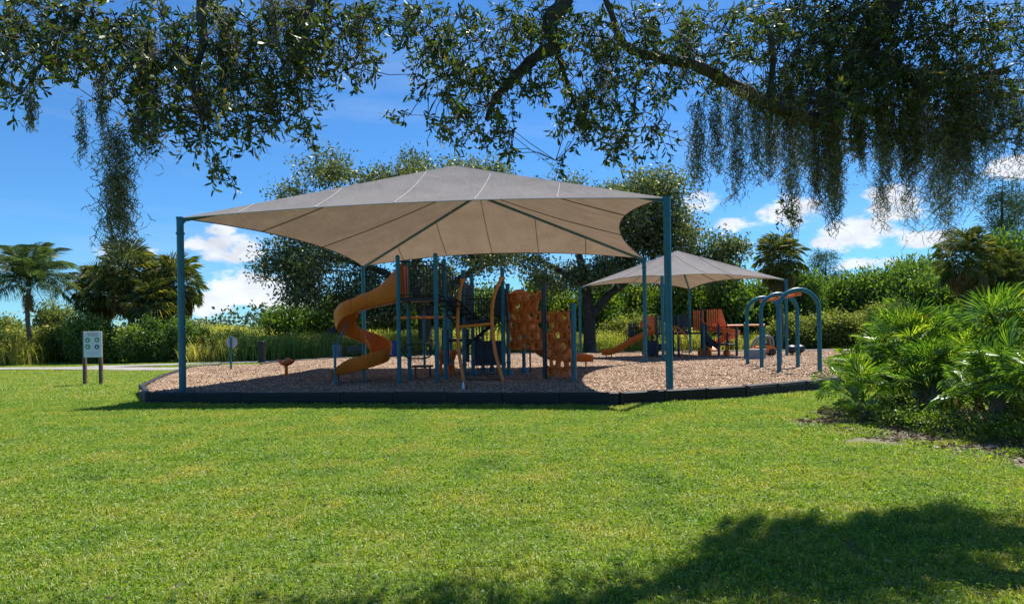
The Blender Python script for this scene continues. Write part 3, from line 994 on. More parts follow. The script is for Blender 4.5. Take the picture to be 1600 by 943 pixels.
# dark slab beside the steps
sb = MB(); sb.add([(-1.94, 18.9, D1 - .2), (-1.5, 19.4, D2 - .15), (-1.5, 19.4, D2 + .55), (-1.94, 18.9, D1 + .1), (-1.9, 18.95, D1 - .2), (-1.46, 19.45, D2 - .15), (-1.46, 19.45, D2 + .55), (-1.9, 18.95, D1 + .1)],
                  [(0, 1, 2, 3), (7, 6, 5, 4), (0, 4, 5, 1), (1, 5, 6, 2), (2, 6, 7, 3), (3, 7, 4, 0)])
sb.build("stair_side_panel", M_NAVY, PS, smooth=False)


def slab(a, b_, z0, z1, parent=PS, mat=None, name="barrier_panel", th=.045):
    dx, dy = b_[0] - a[0], b_[1] - a[1]
    return MB().box(((a[0] + b_[0]) / 2, (a[1] + b_[1]) / 2, (z0 + z1) / 2), (math.hypot(dx, dy) - .14, th, z1 - z0), rz=math.atan2(dy, dx), bev=.014).build(name, mat or M_NAVY, parent)


slab(P5, P6, D2 + .12, D2 + 1.12)
slab((-.62, 20.62), (-.22, 20.62), D2 + .1, D2 + 1.1)
railing((-1.2, 20.65), (-.6, 20.65), D2 + .08, D2 + .95, 7)
railing((P7[0], P7[1] + .05), (P8[0], P8[1] - .05), D2 + .08, D2 + .95, 9)
# spiral slide: U-shaped chute swept down a helix
cxs, cys, rs_ = -4.42, 18.98, .5
path = [(-3.05, 18.42, D1 + .0), (-3.5, 18.42, D1 - .1)]
hs_ = [(90 - 15, 2.36), (90 + 25, 2.14), (180, 1.80), (225, 1.55), (270, 1.32), (315, 1.08), (360, .88), (405, .75), (450, .62)]
for ang, z in hs_:
    # angle measured clockwise from +x seen from above, 90 = towards the lawn
    th = R(-ang)
    path.append((cxs + rs_ * math.cos(th) * 1.05, cys + rs_ * math.sin(th) * 1.15, z))
path += [(-4.85, 18.33, .53), (-5.12, 18.30, .46)]


def chute(path, wid, floor_h, hin, hout, name, parent, mat, n=6, th=.03):
    C_ = spline(path, n)
    m_ = MB()
    rings = []
    for i, p in enumerate(C_):
        s_ = i / (len(C_) - 1)
        t_ = (C_[min(i + 1, len(C_) - 1)] - C_[max(i - 1, 0)])
        t_.z = 0
        t_.normalize()
        outw = Vector((0, 0, 1)).cross(t_)
        ho, hi_ = hout(s_), hin(s_)
        w = wid / 2
        ins = [(-w, hi_), (-w * 1.0, .14), (-w * .82, .04), (-w * .45, 0), (w * .45, 0), (w * .82, .04), (w, .14), (w * 1.02, ho)]
        outs = [(w * 1.02 + .05, ho + .005), (w * 1.02 + .05, ho - .03), (w + th, .1), (w * .85 + th * .5, -.02), (w * .45, -th - .015), (-w * .45, -th - .015), (-w * .85 - th * .5, -.02), (-w - th, .1), (-w - .05, hi_ - .03), (-w - .05, hi_ + .005)]
        rings.append([p + outw * a + Vector((0, 0, z)) for a, z in ins + outs])
    k = len(rings[0])
    vs_ = [v for r_ in rings for v in r_]
    fs_ = []
    for i in range(len(rings) - 1):
        for j in range(k):
            q = (j + 1) % k
            fs_.append((i * k + j, i * k + q, (i + 1) * k + q, (i + 1) * k + j))
    fs_ += [tuple(range(k))[::-1], tuple((len(rings) - 1) * k + j for j in range(k))]
    m_.add(vs_, fs_)
    return m_.build(name, mat, parent)


def sm(a, b_, x):
    x = max(0, min(1, (x - a) / (b_ - a)))
    return x * x * (3 - 2 * x)


sp = chute(path, .54, 0, lambda s_: 1.0 - .76 * sm(.01, .13, s_) - .1 * sm(.9, 1, s_), lambda s_: 1.0 - .62 * sm(.01, .15, s_) - .22 * sm(.85, 1, s_), "spiral_slide", PS, M_ORANGE, 8)
for q in (.22, .42, .62, .8):                                         # moulded joints between chute sections
    C_ = spline(path, 8)
    i = int(q * (len(C_) - 1))
    t_ = (C_[i + 1] - C_[i - 1]); t_.z = 0; t_.normalize()
    ow = Vector((0, 0, 1)).cross(t_)
    MB().tube([C_[i] + ow * a + Vector((0, 0, z)) for a, z in ((-.31, .2), (-.31, .08), (-.15, -.06), (.15, -.06), (.32, .08), (.335, .38))], .014, 5).build("section_flange", M_ORANGE_D, sp)
slab((P1[0], P1[1] + .08), (P1[0], P1[1] + .42), D1 + .02, D1 + .98, name="slide_hood", mat=M_ORANGE, th=.05)
slab((P3[0], P3[1] - .5), (P3[0], P3[1] - .05), D1 + .02, D1 + .98, name="slide_hood", mat=M_ORANGE, th=.05)
for (x, y, z1, br) in ((-4.92, 17.75, 1.28, True), (-4.26, 18.35, .62, False), (-4.42, 18.98, 1.35, False)):
    q = MB(); post(q, x, y, CHIP, z1, .035)
    po = q.build("slide_support", M_TEAL, PS)
    if br:
        MB().tube([(x, y, z1 - .03), (x + .17, y + .75, 1.95)], .025, 7).build("support_arm", M_TEAL, po)
# small foot under the slide exit
MB().tube([(-4.98, 18.3, CHIP - .05), (-4.98, 18.3, .46)], .025, 8).build("slide_foot", M_GREYD, PS)

# hoop panel between the front posts
hp = MB()
ring = [( -2.63 + .38 * math.copysign(abs(math.cos(t_)) ** .6, math.cos(t_)), 17.82, 1.13 + .2 * math.copysign(abs(math.sin(t_)) ** .6, math.sin(t_))) for t_ in [2 * math.pi * i / 40 for i in range(41)]]
hp.tube(ring, .022, 7, cap=False)
hpo = hp.build("hoop_panel", M_BLACK, PS)
for xx in (-3.08, -2.18):
    MB().tube([(xx, 17.81, 1.13), (xx + (.09 if xx < -2.6 else -.09), 17.82, 1.13)], .018, 6).build("bracket", M_BLACK, hpo)
MB().tube([(-2.95, 17.82, 1.13), (-2.8, 17.8, 1.2), (-2.6, 17.82, 1.08), (-2.4, 17.8, 1.2), (-2.3, 17.82, 1.13)], .012, 6).build("bead_wire", M_BLACK, hpo)

# arched rope climber with amber rails
railL = spline([(-1.47, 19.38, 3.2), (-1.55, 19.05, 2.75), (-1.58, 18.72, 2.0), (-1.54, 18.48, 1.1), (-1.40, 18.35, CHIP - .05)], 8)
railR = spline([(-.30, 19.38, 3.24), (-.50, 19.1, 2.75), (-.58, 18.78, 2.1), (-.50, 18.5, 1.1), (-.26, 18.3, CHIP - .05)], 8)
for nm, rl, px_ in (("L", railL, P5), ("R", railR, P7)):
    ro = MB().tube(rl, .05, 12).build("climber_rail", M_YELLOW, PS)
    MB().box((rl[0].x + .02, rl[0].y + .02, rl[0].z + .02), (.2, .1, .07), bev=.015).build("rail_bracket", M_YELLOW, ro)
    for k in range(3, len(rl) - 3, 3):
        MB().lathe(rl[k] + Vector((.03, -.02, 0)), [(.016, -.014), (.02, 0), (.016, .014)], 8).build("rope_clip", M_STEEL, ro)
MB().tube([lerp(railL[18], railL[19], 0), lerp(railR[18], railR[19], 0)], .043, 10).build("cross_bar", M_YELLOW, PS)
net = MB()
for k in range(2, len(railL) - 1, 3):
    a, b_ = railL[k], railR[k]
    net.tube([a, lerp(a, b_, .25) + Vector((0, .12, -.03)), lerp(a, b_, .5) + Vector((0, .17, -.05)), lerp(a, b_, .75) + Vector((0, .12, -.03)), b_], .009, 5)
for f_ in (.2, .4, .6, .8):
    net.tube([lerp(railL[k], railR[k], f_) + Vector((0, .12, -.03)) for k in range(2, len(railL) - 1, 3)], .009, 5)
net.tube([(-1.4, 18.38, .3), (-.9, 18.42, .26), (-.3, 18.34, .3)], .014, 6)
net.build("rope_net", M_BLACK, PS)
# ladder of steps under the middle deck
ld = MB()
A, B = Vector((-.55, 20.1, D2 - .08)), Vector((-1.75, 20.7, 1.0))
ld.tube([A, B], .03, 6); ld.tube([A + Vector((.05, .5, 0)), B + Vector((.05, .5, 0))], .03, 6)
lo = ld.build("under_deck_ladder", M_BLACK, PS)
for k in range(5):
    MB().box(lerp(A, B, (k + .5) / 5) + Vector((.02, .25, 0)), (.16, .5, .03), rz=-.1, bev=.006).build("tread", M_BLACK, lo)

# barrier net, back posts and low panels of the middle deck
railing((P5[0] + .08, P5[1]), (P7[0] - .08, P7[1]), D2 + .06, D2 + .62, 12)
for x, y, zt in ((-1.02, 22.2, 2.15), (-.72, 22.6, 2.3), (-2.1, 21.9, 2.9)):
    ppost(x, y, zt, r=.055, clamps=(.7, 1.3, 1.9), bulb=x > -1.1)
deck(-2.1, -1.0, 20.7, 22.2, 1.42)
railing((-2.1, 21.95), (-1.05, 22.2), 1.48, 2.2, 9)
slab((-1.32, 20.75), (-.2, 20.75), .55, 1.35)
cw = MB()
for k in range(7):
    cw.tube([(-1.15 + .75 * k / 6, 20.2, D2 - .1), (-1.1 + .62 * k / 6, 19.9, 1.1), (-1.05 + .55 * k / 6, 19.6, .3)], .011, 5)
for z, yy in ((.5, 19.68), (.85, 19.82), (1.2, 19.95), (1.55, 20.05)):
    cw.tube([(-1.12, yy, z), (-.42, yy, z)], .011, 5)
cw.build("rope_net", M_BLACK, PS)

# climbing walls made of open polygon cells
def voronoi_cells(w, h, nx, ny, rg):
    S = []
    for j in range(-1, ny + 1):
        for i in range(-1, nx + 1):
            S.append(((i + .5 + (.25 if j % 2 else -.25) + rg.uniform(-.26, .26)) * w / nx, (j + .5 + rg.uniform(-.26, .26)) * h / ny))
    cells = []
    for a in S:
        poly = [(0, 0), (w, 0), (w, h), (0, h)]
        if not (-.02 * w <= a[0] <= 1.02 * w and -.02 * h <= a[1] <= 1.02 * h):
            continue
        for b_ in S:
            if b_ is a:
                continue
            mx_, my = (a[0] + b_[0]) / 2, (a[1] + b_[1]) / 2
            nx_, ny_ = b_[0] - a[0], b_[1] - a[1]
            out = []
            for i in range(len(poly)):
                p, q = poly[i], poly[(i + 1) % len(poly)]
                dp = (p[0] - mx_) * nx_ + (p[1] - my) * ny_; dq = (q[0] - mx_) * nx_ + (q[1] - my) * ny_
                if dp <= 0: out.append(p)
                if dp * dq < 0:
                    t_ = dp / (dp - dq); out.append((p[0] + (q[0] - p[0]) * t_, p[1] + (q[1] - p[1]) * t_))
            poly = out
            if len(poly) < 3: break
        if len(poly) >= 3:
            cells.append(poly)
    return cells


def climbing_wall(a, b_, z0, z1, nx, ny, seed, wave, holes):
    A, B = Vector((a[0], a[1], 0)), Vector((b_[0], b_[1], 0))
    w = (B - A).length; h = z1 - z0
    ex = (B - A).normalized(); en = Vector((ex.y, -ex.x, 0))
    rg = random.Random(seed)
    m_ = MB()

    def P_(u, v, d_):
        bul = wave * math.sin(3.1 * u / w + seed) * math.sin(2.6 * v / h + .5)
        return A + ex * u + en * (d_ + bul) + Vector((0, 0, z0 + v))
    for ci, poly in enumerate(voronoi_cells(w, h, nx, ny, rg)):
        cx_ = sum(p[0] for p in poly) / len(poly); cy_ = sum(p[1] for p in poly) / len(poly)
        n_ = len(poly)
        if n_ < 3: continue
        def ringp(k, d_): return [P_(cx_ + (p[0] - cx_) * k, cy_ + (p[1] - cy_) * k, d_) for p in poly]
        hole = rg.random() < holes
        ks = [(1.0, .015), (.86, .055), (.66, .05), (.54, 0.0)]
        rings = [ringp(k, d_) for k, d_ in ks]
        base_ = []
        vs_ = [v for r_ in rings for v in r_]
        fs_ = []
        for r_ in range(3):
            for i in range(n_):
                j = (i + 1) % n_
                fs_.append((r_ * n_ + i, r_ * n_ + j, r_ * n_ + n_ + j, r_ * n_ + n_ + i))
        back = ringp(.56, -.05) + ringp(1.0, -.04)
        k0 = len(vs_)
        vs_ += back
        for i in range(n_):
            j = (i + 1) % n_
            fs_.append((3 * n_ + i, 3 * n_ + j, k0 + j, k0 + i))
            fs_.append((k0 + i, k0 + j, k0 + n_ + j, k0 + n_ + i))
            fs_.append((k0 + n_ + i, k0 + n_ + j, j, i))
        if not hole:
            fs_.append(tuple(k0 + i for i in range(n_)))
        m_.add(vs_, fs_)
    return m_.build("climbing_wall", M_ORANGE_D, PS, smooth=False)


climbing_wall((-.1, 19.75), (.90, 18.92), 1.06, 2.82, 4, 6, 5, .06, .62)
climbing_wall((1.06, 18.8), (1.68, 18.12), .30, 2.16, 3, 7, 9, .05, .6)
for k in range(5):
    t_ = (k + .5) / 5
    MB().box((1.06 + .62 * t_, 18.8 - .68 * t_, 2.19), (.1, .07, .1), rz=-.83, ry=.5 * (-1) ** k, bev=.03).build("wall_crest", M_ORANGE_D, PS)
for (x0, y0), (x1, y1), zs in ((P10, (.9, 18.92), (1.3, 1.9, 2.5)), (P10, (1.06, 18.8), (.6, 1.2, 1.9)), (P11, (1.68, 18.12), (.6, 1.2, 1.9))):
    for z in zs:
        MB().tube([(x0, y0, z), (x1, y1, z)], .025, 6).build("wall_bracket", M_NAVY, PS)

# low slide at the back of the middle deck, running out past the climbing walls
lowp = [(.25, 21.5, D2), (.45, 22.0, 1.75), (.75, 22.7, 1.2), (1.2, 23.35, .72), (1.8, 23.8, .56), (2.5, 23.98, .52), (3.0, 24.0, .51)]
ls = chute(lowp, .5, 0, lambda s_: .26 - .06 * sm(.85, 1, s_), lambda s_: .26 - .06 * sm(.85, 1, s_), "low_slide", PS, M_ORANGE, 6)
MB().tube([(2.75, 24.0, CHIP - .05), (2.75, 24.0, .5)], .025, 8).build("slide_leg", M_GREYD, ls)
MB().tube([(.62, 22.4, CHIP - .05), (.62, 22.4, 1.35)], .03, 8).build("slide_leg", M_GREYD, ls)
hd = MB()
for i in range(9):
    t_ = math.pi * i / 8
    pass
arc = [(-.05 + .30 - .30 * math.cos(math.pi * i / 10), 21.45, 2.05 + (.75 + .25 * math.sin(math.pi * i / 10))) for i in range(11)]
vs_ = []
for x, y, z in arc:
    vs_ += [(x, y - .03, z), (x, y + .03, z), (x, y + .03, z - .24), (x, y - .03, z - .24)]
fs_ = []
for i in range(10):
    for j in range(4):
        q = (j + 1) % 4
        fs_.append((i * 4 + j, i * 4 + q, i * 4 + 4 + q, i * 4 + 4 + j))
fs_ += [(3, 2, 1, 0), (40, 41, 42, 43)]
hd.add(vs_, fs_)
for x in (-.05, .55):
    hd.box((x, 21.45, 2.45), (.11, .06, .8), bev=.012)
hd.build("slide_hood", M_ORANGE, PS)

# overhead bar with rope net behind the tower
for x in (-3.46, -2.5):
    q = MB(); post(q, x, 25.2, CHIP, 2.35, .05)
    po = q.build("post", M_TEAL, PS)
    for z in (.8, 1.5, 2.1):
        MB().lathe((x, 25.2, z), [(.062, 0), (.066, .03), (.062, .06)], 12).build("clamp", M_TEAL, po)
MB().tube([(-4.6, 25.2, 2.25), (-2.1, 25.2, 2.25)], .05, 10).build("overhead_bar", M_YELLOW, PS)
nn = MB()
for i in range(7):
    x = -4.4 + .14 * i
    nn.tube([(x, 25.2, 2.2), (x + .02, 25.15, 1.4), (x, 25.2, .5)], .008, 4)
for z in (.6, .9, 1.2, 1.5, 1.8):
    nn.tube([(-4.4, 25.2, z), (-3.95, 25.15, z - .02), (-3.5, 25.2, z)], .008, 4)
nn.build("rope_net", M_BLACK, PS)
slab((-2.6, 23.0), (-2.2, 23.0), .5, 1.75); slab((-1.85, 23.4), (-1.5, 23.4), .55, 1.75)

# ------------------------------------------------------------------ free-standing pieces near the tall structure
def stool(x, y, h, r, label):
    T = thing("stepping_stool", label, "stool", (x, y, CHIP), "orange stepping stools")
    MB().lathe((x, y, CHIP), [(.05, -.08), (.045, h * .55), (.06, h * .62)], 12).build("stem", M_ORANGE, T)
    MB().lathe((x, y, CHIP), [(.055, h * .58), (r * .75, h * .78), (r, h * .9), (r, h * .97), (r * .9, h)], 14).build("seat", M_ORANGE, T)
    return T


stool(-2.55, 22.2, .35, .14, "low orange stepping stool under the tall tower")
stool(-2.42, 21.6, .82, .12, "tall orange stepping stool close behind the tower post")
stool(-2.0, 21.6, .82, .13, "tall orange stepping stool between the tower and the rope climber")
stool(-2.02, 20.9, .38, .12, "short orange stepping stool beside the steps of the tower")
# dark play table
T = thing("play_table", "dark low table under the tall tower deck", "table", (-2.75, 19.6, CHIP))
MB().box((-2.75, 19.6, .62), (.62, .5, .06), bev=.02).build("table_top", M_GREYD, T)
for sx_ in (-.22, .22):
    MB().tube([(-2.75 + sx_, 19.6, CHIP - .04), (-2.75 + sx_, 19.6, .6)], .03, 8).build("leg", M_GREYD, T)
# spinner seat on the sunlit chips
sx0, sy0 = -7.62, 21.55
T = thing("spinner_seat", "orange bowl spinner seat on a short post in the sunlit chips", "spinner", (sx0, sy0, CHIP))
MB().lathe((sx0, sy0, CHIP), [(.055, -.1), (.05, .36), (.07, .4)], 14).build("post", M_ORANGE, T)
sb_ = MB()
n_, rr = 20, [(.06, .38), (.15, .41), (.22, .47), (.27, .54), (.25, .545), (.19, .49), (.1, .455)]
k0 = len(sb_.V)
for r_, z_ in rr:
    for j in range(n_):
        th = 2 * math.pi * j / n_
        f_ = 1 + .22 * math.cos(2 * th)
        sb_.V.append((sx0 + r_ * f_ * math.cos(th), sy0 + r_ * f_ * math.sin(th), CHIP + z_ + .07 * (r_ / .27) ** 2 * math.cos(2 * th)))
for i in range(len(rr) - 1):
    for j in range(n_):
        q = (j + 1) % n_
        sb_.F.append((i * n_ + j, i * n_ + q, (i + 1) * n_ + q, (i + 1) * n_ + j))
sb_.F.append(tuple((len(rr) - 1) * n_ + j for j in range(n_)))
sb_.build("seat_bowl", M_ORANGE, T)
MB().lathe((sx0 + .02, sy0 + .1, CHIP + .44), [(.1, 0), (.13, .06), (.12, .14), (.07, .2), (.02, .22)], 14).build("seat_back", M_ORANGE, T)
# bottle
bx_, by_ = -1.22, 15.75
T = thing("water_bottle", "clear plastic water bottle standing on the chips by the border", "bottle", (bx_, by_, CHIP))
MB().lathe((bx_, by_, CHIP - .01), [(.03, 0), (.034, .02), (.032, .08), (.034, .13), (.014, .18), (.014, .2)], 12).build("bottle_body", M_WHITE, T)
MB().lathe((bx_, by_, CHIP + .19), [(.016, 0), (.016, .02)], 12).build("bottle_cap", M_STEEL, T)

# ------------------------------------------------------------------ toddler play structure
TS = thing("toddler_play_structure", "low orange and navy toddler play structure under the smaller canopy", "play structure", (8.4, 33.3, CHIP))
TY = 33.0


def tp(x, y=TY):                                   # chip-level x for a picture column at depth y
    return pix(x, 520, y).x


def tpost(x, y, z1, mat=M_TEAL, r=.06):
    q = MB(); post(q, x, y, CHIP, z1, r)
    po = q.build("post", mat, TS)
    MB().lathe((x, y, z1 - .01), [(r * 1.1, 0), (r * 1.0, .05), (r * .5, .08)], 12).build("post_cap", M_NAVY, po)


DT, DL = 1.45, .86
for x, y in ((7.35, 32.5), (8.45, 32.5), (7.35, 33.6), (8.45, 33.6)):
    tpost(x, y, 2.35, M_NAVY)
deck(7.35, 8.45, 32.5, 33.6, DT, TS)
deck(9.1, 9.9, 32.5, 33.6, DT, TS)
tsl = chute([(7.45, 32.95, DT), (7.0, 32.95, DT - .1), (6.2, 32.95, .98), (5.5, 32.95, .58), (5.05, 32.95, .42), (4.62, 32.95, .40)], .55, 0,
            lambda s_: .26, lambda s_: .26, "straight_slide", TS, M_ORANGE, 6)
for x in (4.85, 5.1):
    MB().tube([(x, 32.95, CHIP - .05), (x, 32.95, .4)], .025, 7).build("slide_leg", M_GREYD, tsl)
# pointed slide hood
hb = MB()
for y0 in (32.62, 33.28):
    pr_ = [(6.62, 1.62), (6.66, 1.95), (6.9, 2.28), (7.25, 2.32), (7.38, 2.2), (7.38, 1.5), (7.2, 1.5), (7.08, 1.75), (6.88, 1.95), (6.75, 1.85)]
    vs_ = [(x, y0, z) for x, z in pr_] + [(x, y0 + .06, z) for x, z in pr_]
    n_ = len(pr_)
    hb.add(vs_, [tuple(range(n_)), tuple(range(2 * n_ - 1, n_ - 1, -1))] + [(i, n_ + i, n_ + (i + 1) % n_, (i + 1) % n_) for i in range(n_)])
hb.box((7.0, 32.98, 2.29), (.5, .66, .05), bev=.015)
hb.build("slide_hood", M_ORANGE, TS, smooth=False)
MB().box((7.33, 32.98, 1.85), (.04, .62, .75)).build("hood_opening_shade", M_NAVY, TS)  # dark sheet added to stand for the shade inside the hood opening


def slat_panel(x0, x1, y, z0, z1, n, mat, name="slat_panel", arch=0.0, lean=None):
    m_ = MB()
    m_.box(((x0 + x1) / 2, y, z0 + .04), (x1 - x0, .05, .07), bev=.012)
    o_ = m_.build(name, mat, TS)
    w = (x1 - x0) / n
    for i in range(n):
        t_ = (i + .5) / n
        zt = z1 + arch * (4 * t_ * (1 - t_) - .5)
        MB().box((x0 + w * (i + .5), y - .015, (z0 + .02 + zt) / 2), (w * .72, .035, zt - z0 - .02), bev=.012).build("slat", mat, o_)
    return o_


slat_panel(tp(985), tp(999), 33.7, DT - .2, 2.0, 4, M_NAVY)
slat_panel(tp(1022), tp(1034), 32.5, DT - .05, 2.25, 4, M_NAVY)
slat_panel(8.5, 9.1, 32.6, DT - .1, 2.25, 7, M_NAVY, arch=.28)
slat_panel(8.5, 9.1, 33.5, DT - .1, 2.25, 7, M_NAVY, arch=.28)
br_ = MB()
bp_ = spline([(8.4, 0, DT - .02), (8.8, 0, DT + .1), (9.15, 0, DT - .02)], 5)
br_.add([(p.x, y, p.z - d_) for p in bp_ for y, d_ in ((32.62, 0), (33.5, 0), (33.5, .06), (32.62, .06))],
        [tuple(i * 4 + k for k in q) for i in range(len(bp_) - 1) for q in ((0, 4, 5, 1), (1, 5, 6, 2), (2, 6, 7, 3), (3, 7, 4, 0))])
br_.build("bridge_deck", M_BLACK, TS)
MB().box((7.15, 33.2, .68), (.75, .7, .74), bev=.03).build("activity_panel", M_NAVY, TS)
MB().box((7.9, 33.65, .72), (1.0, .05, .3), bev=.02).build("low_rail_panel", M_NAVY, TS)
# orange loop ladder
for x in (tp(1052, 31.6), tp(1063, 31.6)):
    lr = MB().tube(spline([(x - .1, 32.5, 1.78), (x + .05, 32.2, 1.72), (x + .3, 31.8, 1.35), (x + .42, 31.6, .8), (x + .4, 31.6, CHIP - .05)], 7), .03, 8).build("ladder_rail", M_YELLOW, TS)
for z, yy, ox in ((.5, 31.6, .41), (.85, 31.62, .41), (1.2, 31.72, .34), (1.5, 31.95, .2)):
    MB().tube([(tp(1052, 31.6) + ox, yy, z), (tp(1063, 31.6) + ox, yy, z)], .022, 7).build("rung", M_YELLOW, TS)
# steps down to the low deck
s2 = MB()
A, B = Vector((9.85, 32.95, DT)), Vector((10.45, 32.95, DL))
for y in (32.55, 33.4):
    s2.add([(A.x, y, A.z), (B.x, y, B.z), (B.x, y, B.z - .3), (A.x, y, A.z - .45), (A.x, y + .05, A.z), (B.x, y + .05, B.z), (B.x, y + .05, B.z - .3), (A.x, y + .05, A.z - .45)],
           [(3, 2, 1, 0), (4, 5, 6, 7), (0, 1, 5, 4), (1, 2, 6, 5), (2, 3, 7, 6), (3, 0, 4, 7)])
s2o = s2.build("stair_stringer", M_NAVY, TS, smooth=False)
for k in range(4):
    MB().box(lerp(A, B, (k + .5) / 4) + Vector((0, .02, -.05)), (.17, .8, .04)).build("tread", M_BLACK, s2o)
for x0 in (9.55, 10.35):
    MB().tube([(x0, 32.45, 2.15), (x0 + .4, 32.4, 1.78)], .022, 7).build("handrail", M_ORANGE, TS)
deck(10.2, 11.35, 32.3, 33.6, DL, TS)
for x, y in ((9.7, 32.4), (10.42, 32.3), (11.33, 32.3), (11.3, 33.6), (10.2, 33.6)):
    tpost(x, y, 1.82, M_TEAL if x < 10 else M_NAVY)
tpost(9.92, 33.5, 2.6, M_NAVY)
railing((10.47, 32.3), (11.28, 32.3), DL + .08, DL + .86, 9, TS)
railing((9.76, 32.4), (10.36, 32.3), DL + .1, DL + .85, 7, TS)
slat_panel(tp(1083, 34), tp(1100, 34), 34.0, 1.55, 2.62, 6, M_ORANGE)
slat_panel(tp(1104, 34), tp(1125, 34), 34.0, 1.55, 2.66, 6, M_ORANGE)
wv_ = MB()
pr_ = [(tp(1125, 34), 1.6), (tp(1125, 34), 2.68), (tp(1128, 34), 2.64), (tp(1131, 34), 2.3), (tp(1135, 34), 1.8), (tp(1137, 34), 1.6)]
n_ = len(pr_)
wv_.add([(x, 33.98, z) for x, z in pr_] + [(x, 34.03, z) for x, z in pr_], [tuple(range(n_ - 1, -1, -1)), tuple(range(n_, 2 * n_))] + [(i, (i + 1) % n_, n_ + (i + 1) % n_, n_ + i) for i in range(n_)])
wv_.build("wave_panel", M_ORANGE, TS, smooth=False)
tx_, ty_ = 11.35, 34.3
sp2 = [(10.6, 33.9, 1.5), (11.0, 33.75, 1.48)]
for ang, z in ((60, 1.38), (20, 1.25), (-20, 1.1), (-60, .95), (-100, .8), (-140, .62), (-180, .5)):
    sp2.append((tx_ + .5 * math.cos(R(ang - 10)) * 1.0, ty_ - .5 * math.sin(R(ang)), z))
chute(sp2, .5, 0, lambda s_: .2, lambda s_: .38, "curved_slide", TS, M_ORANGE, 6)
for x in (10.1, 11.05):
    MB().lathe((x, 33.0, CHIP), [(.16, -.05), (.18, .2), (.12, .28), (.07, .3), (.07, .5)], 12).build("deck_foot", M_ORANGE, TS)
MB().lathe((9.8, 33.1, CHIP), [(.2, -.05), (.22, .25), (.14, .36), (.05, .4)], 12).build("step_pod", M_ORANGE, TS)

# ------------------------------------------------------------------ arches, bar, rider
AS = thing("swing_arch_frame", "row of three teal arches joined by an orange overhead beam", "swing frame", (9.3, 22.2, CHIP))
tops = []
for (x0, x1, y) in ((8.33, 9.6, 20.0), (8.72, 9.99, 22.4), (9.11, 10.38, 24.8)):
    r_ = (x1 - x0) / 2
    zt = 2.82 - r_
    pts_ = [(x0, y, CHIP - .1), (x0, y, 1.0), (x0, y, zt)]
    pts_ += [(x0 + r_ - r_ * math.cos(R(a)), y, zt + r_ * .98 * math.sin(R(a))) for a in range(10, 180, 10)]
    pts_ += [(x1, y, zt), (x1, y, 1.0), (x1, y, CHIP - .1)]
    ar = MB().tube(pts_, .068, 12).build("arch", M_TEAL, AS)
    for dx_ in (-.09, .09):
        MB().lathe((x0 + r_ + dx_, y, 2.74), [(.085, 0), (.085, .1)], 12).build("collar", M_TEAL, ar)
    MB().box((x0 + r_, y + .03, 2.68), (.16, .2, .13), bev=.02).build("beam_clamp", M_ORANGE, AS)
    tops.append(Vector((x0 + r_, y, 2.66)))
MB().tube([tops[0], tops[2]], .045, 10).build("overhead_beam", M_ORANGE, AS)

T = thing("turning_bar", "teal post carrying a level orange bar beside the teal arches", "exercise bar", (10.55, 29.0, CHIP))
q = MB(); post(q, 10.55, 29.0, CHIP, 1.86, .055); q.build("post", M_TEAL, T)
MB().tube([(9.75, 29.0, 1.76), (11.45, 29.0, 1.76)], .04, 10).build("bar", M_YELLOW, T)
q = MB(); post(q, 11.45, 29.05, CHIP, 1.8, .05); q.build("post", M_TEAL, T)
T = thing("play_bench", "low grey blue bench box between the teal post and arches", "bench", (11.0, 28.8, CHIP))
MB().box((11.0, 28.8, .66), (.78, .3, .06), bev=.02).build("seat", M_GREY, T)
MB().box((11.0, 28.8, .43), (.7, .24, .42), bev=.02).build("base", M_GREY, T)

rx, ry = 12.5, 32.0
T = thing("spring_rider", "orange car shaped spring rider with curved grey roof bar and black wheels", "spring rider", (rx, ry, CHIP))
bo = MB()
pr_ = [(-.55, .18), (.55, .18), (.6, .4), (.45, .52), (.15, .55), (-.2, .5), (-.5, .42), (-.6, .3)]
n_ = len(pr_)
bo.add([(rx + x, ry - .25, CHIP + z) for x, z in pr_] + [(rx + x, ry + .25, CHIP + z) for x, z in pr_], [tuple(range(n_)), tuple(range(2 * n_ - 1, n_ - 1, -1))] + [(i, n_ + i, n_ + (i + 1) % n_, (i + 1) % n_) for i in range(n_)])
bo.build("body", M_ORANGE, T, smooth=False)
for yy in (-.2, .2):
    MB().tube(spline([(rx - .48, ry + yy, CHIP + .45), (rx - .25, ry + yy, CHIP + .85), (rx + .1, ry + yy, CHIP + 1.0), (rx + .42, ry + yy, CHIP + .9), (rx + .5, ry + yy, CHIP + .5)], 6), .05, 8).build("roof_bar", M_GREY, T)
for dx_ in (-.4, .4):
    MB().tube([(rx + dx_, ry - .31, CHIP + .2), (rx + dx_, ry + .31, CHIP + .2)], .17, 16).build("wheel", M_BLACK, T)
MB().tube([(rx + .12 * math.cos(i * .8), ry + .12 * math.sin(i * .8), CHIP - .02 + .22 * i / 30) for i in range(31)], .018, 6).build("spring", M_GREYD, T)
MB().box((rx + .05, ry, CHIP + .62), (.36, .3, .2), bev=.05).build("seat", M_BLACK, T)
for k, (xx, yy) in enumerate(((14.05, 32.2), (14.62, 32.6))):
    T = thing("rocking_seat", ("round black rocking seat on a short spring next to the orange rider", "round black rocking seat standing beyond the other black one")[k], "spring seat", (xx, yy, CHIP), "round black spring seats")
    MB().lathe((xx, yy, CHIP), [(.12, .12), (.24, .2), (.27, .32), (.24, .45), (.14, .52), (.04, .54)], 16).build("seat", M_BLACK, T)
    MB().tube([(xx + .09 * math.cos(i * .8), yy + .09 * math.sin(i * .8), CHIP - .02 + .17 * i / 24) for i in range(25)], .014, 6).build("spring", M_GREYD, T)

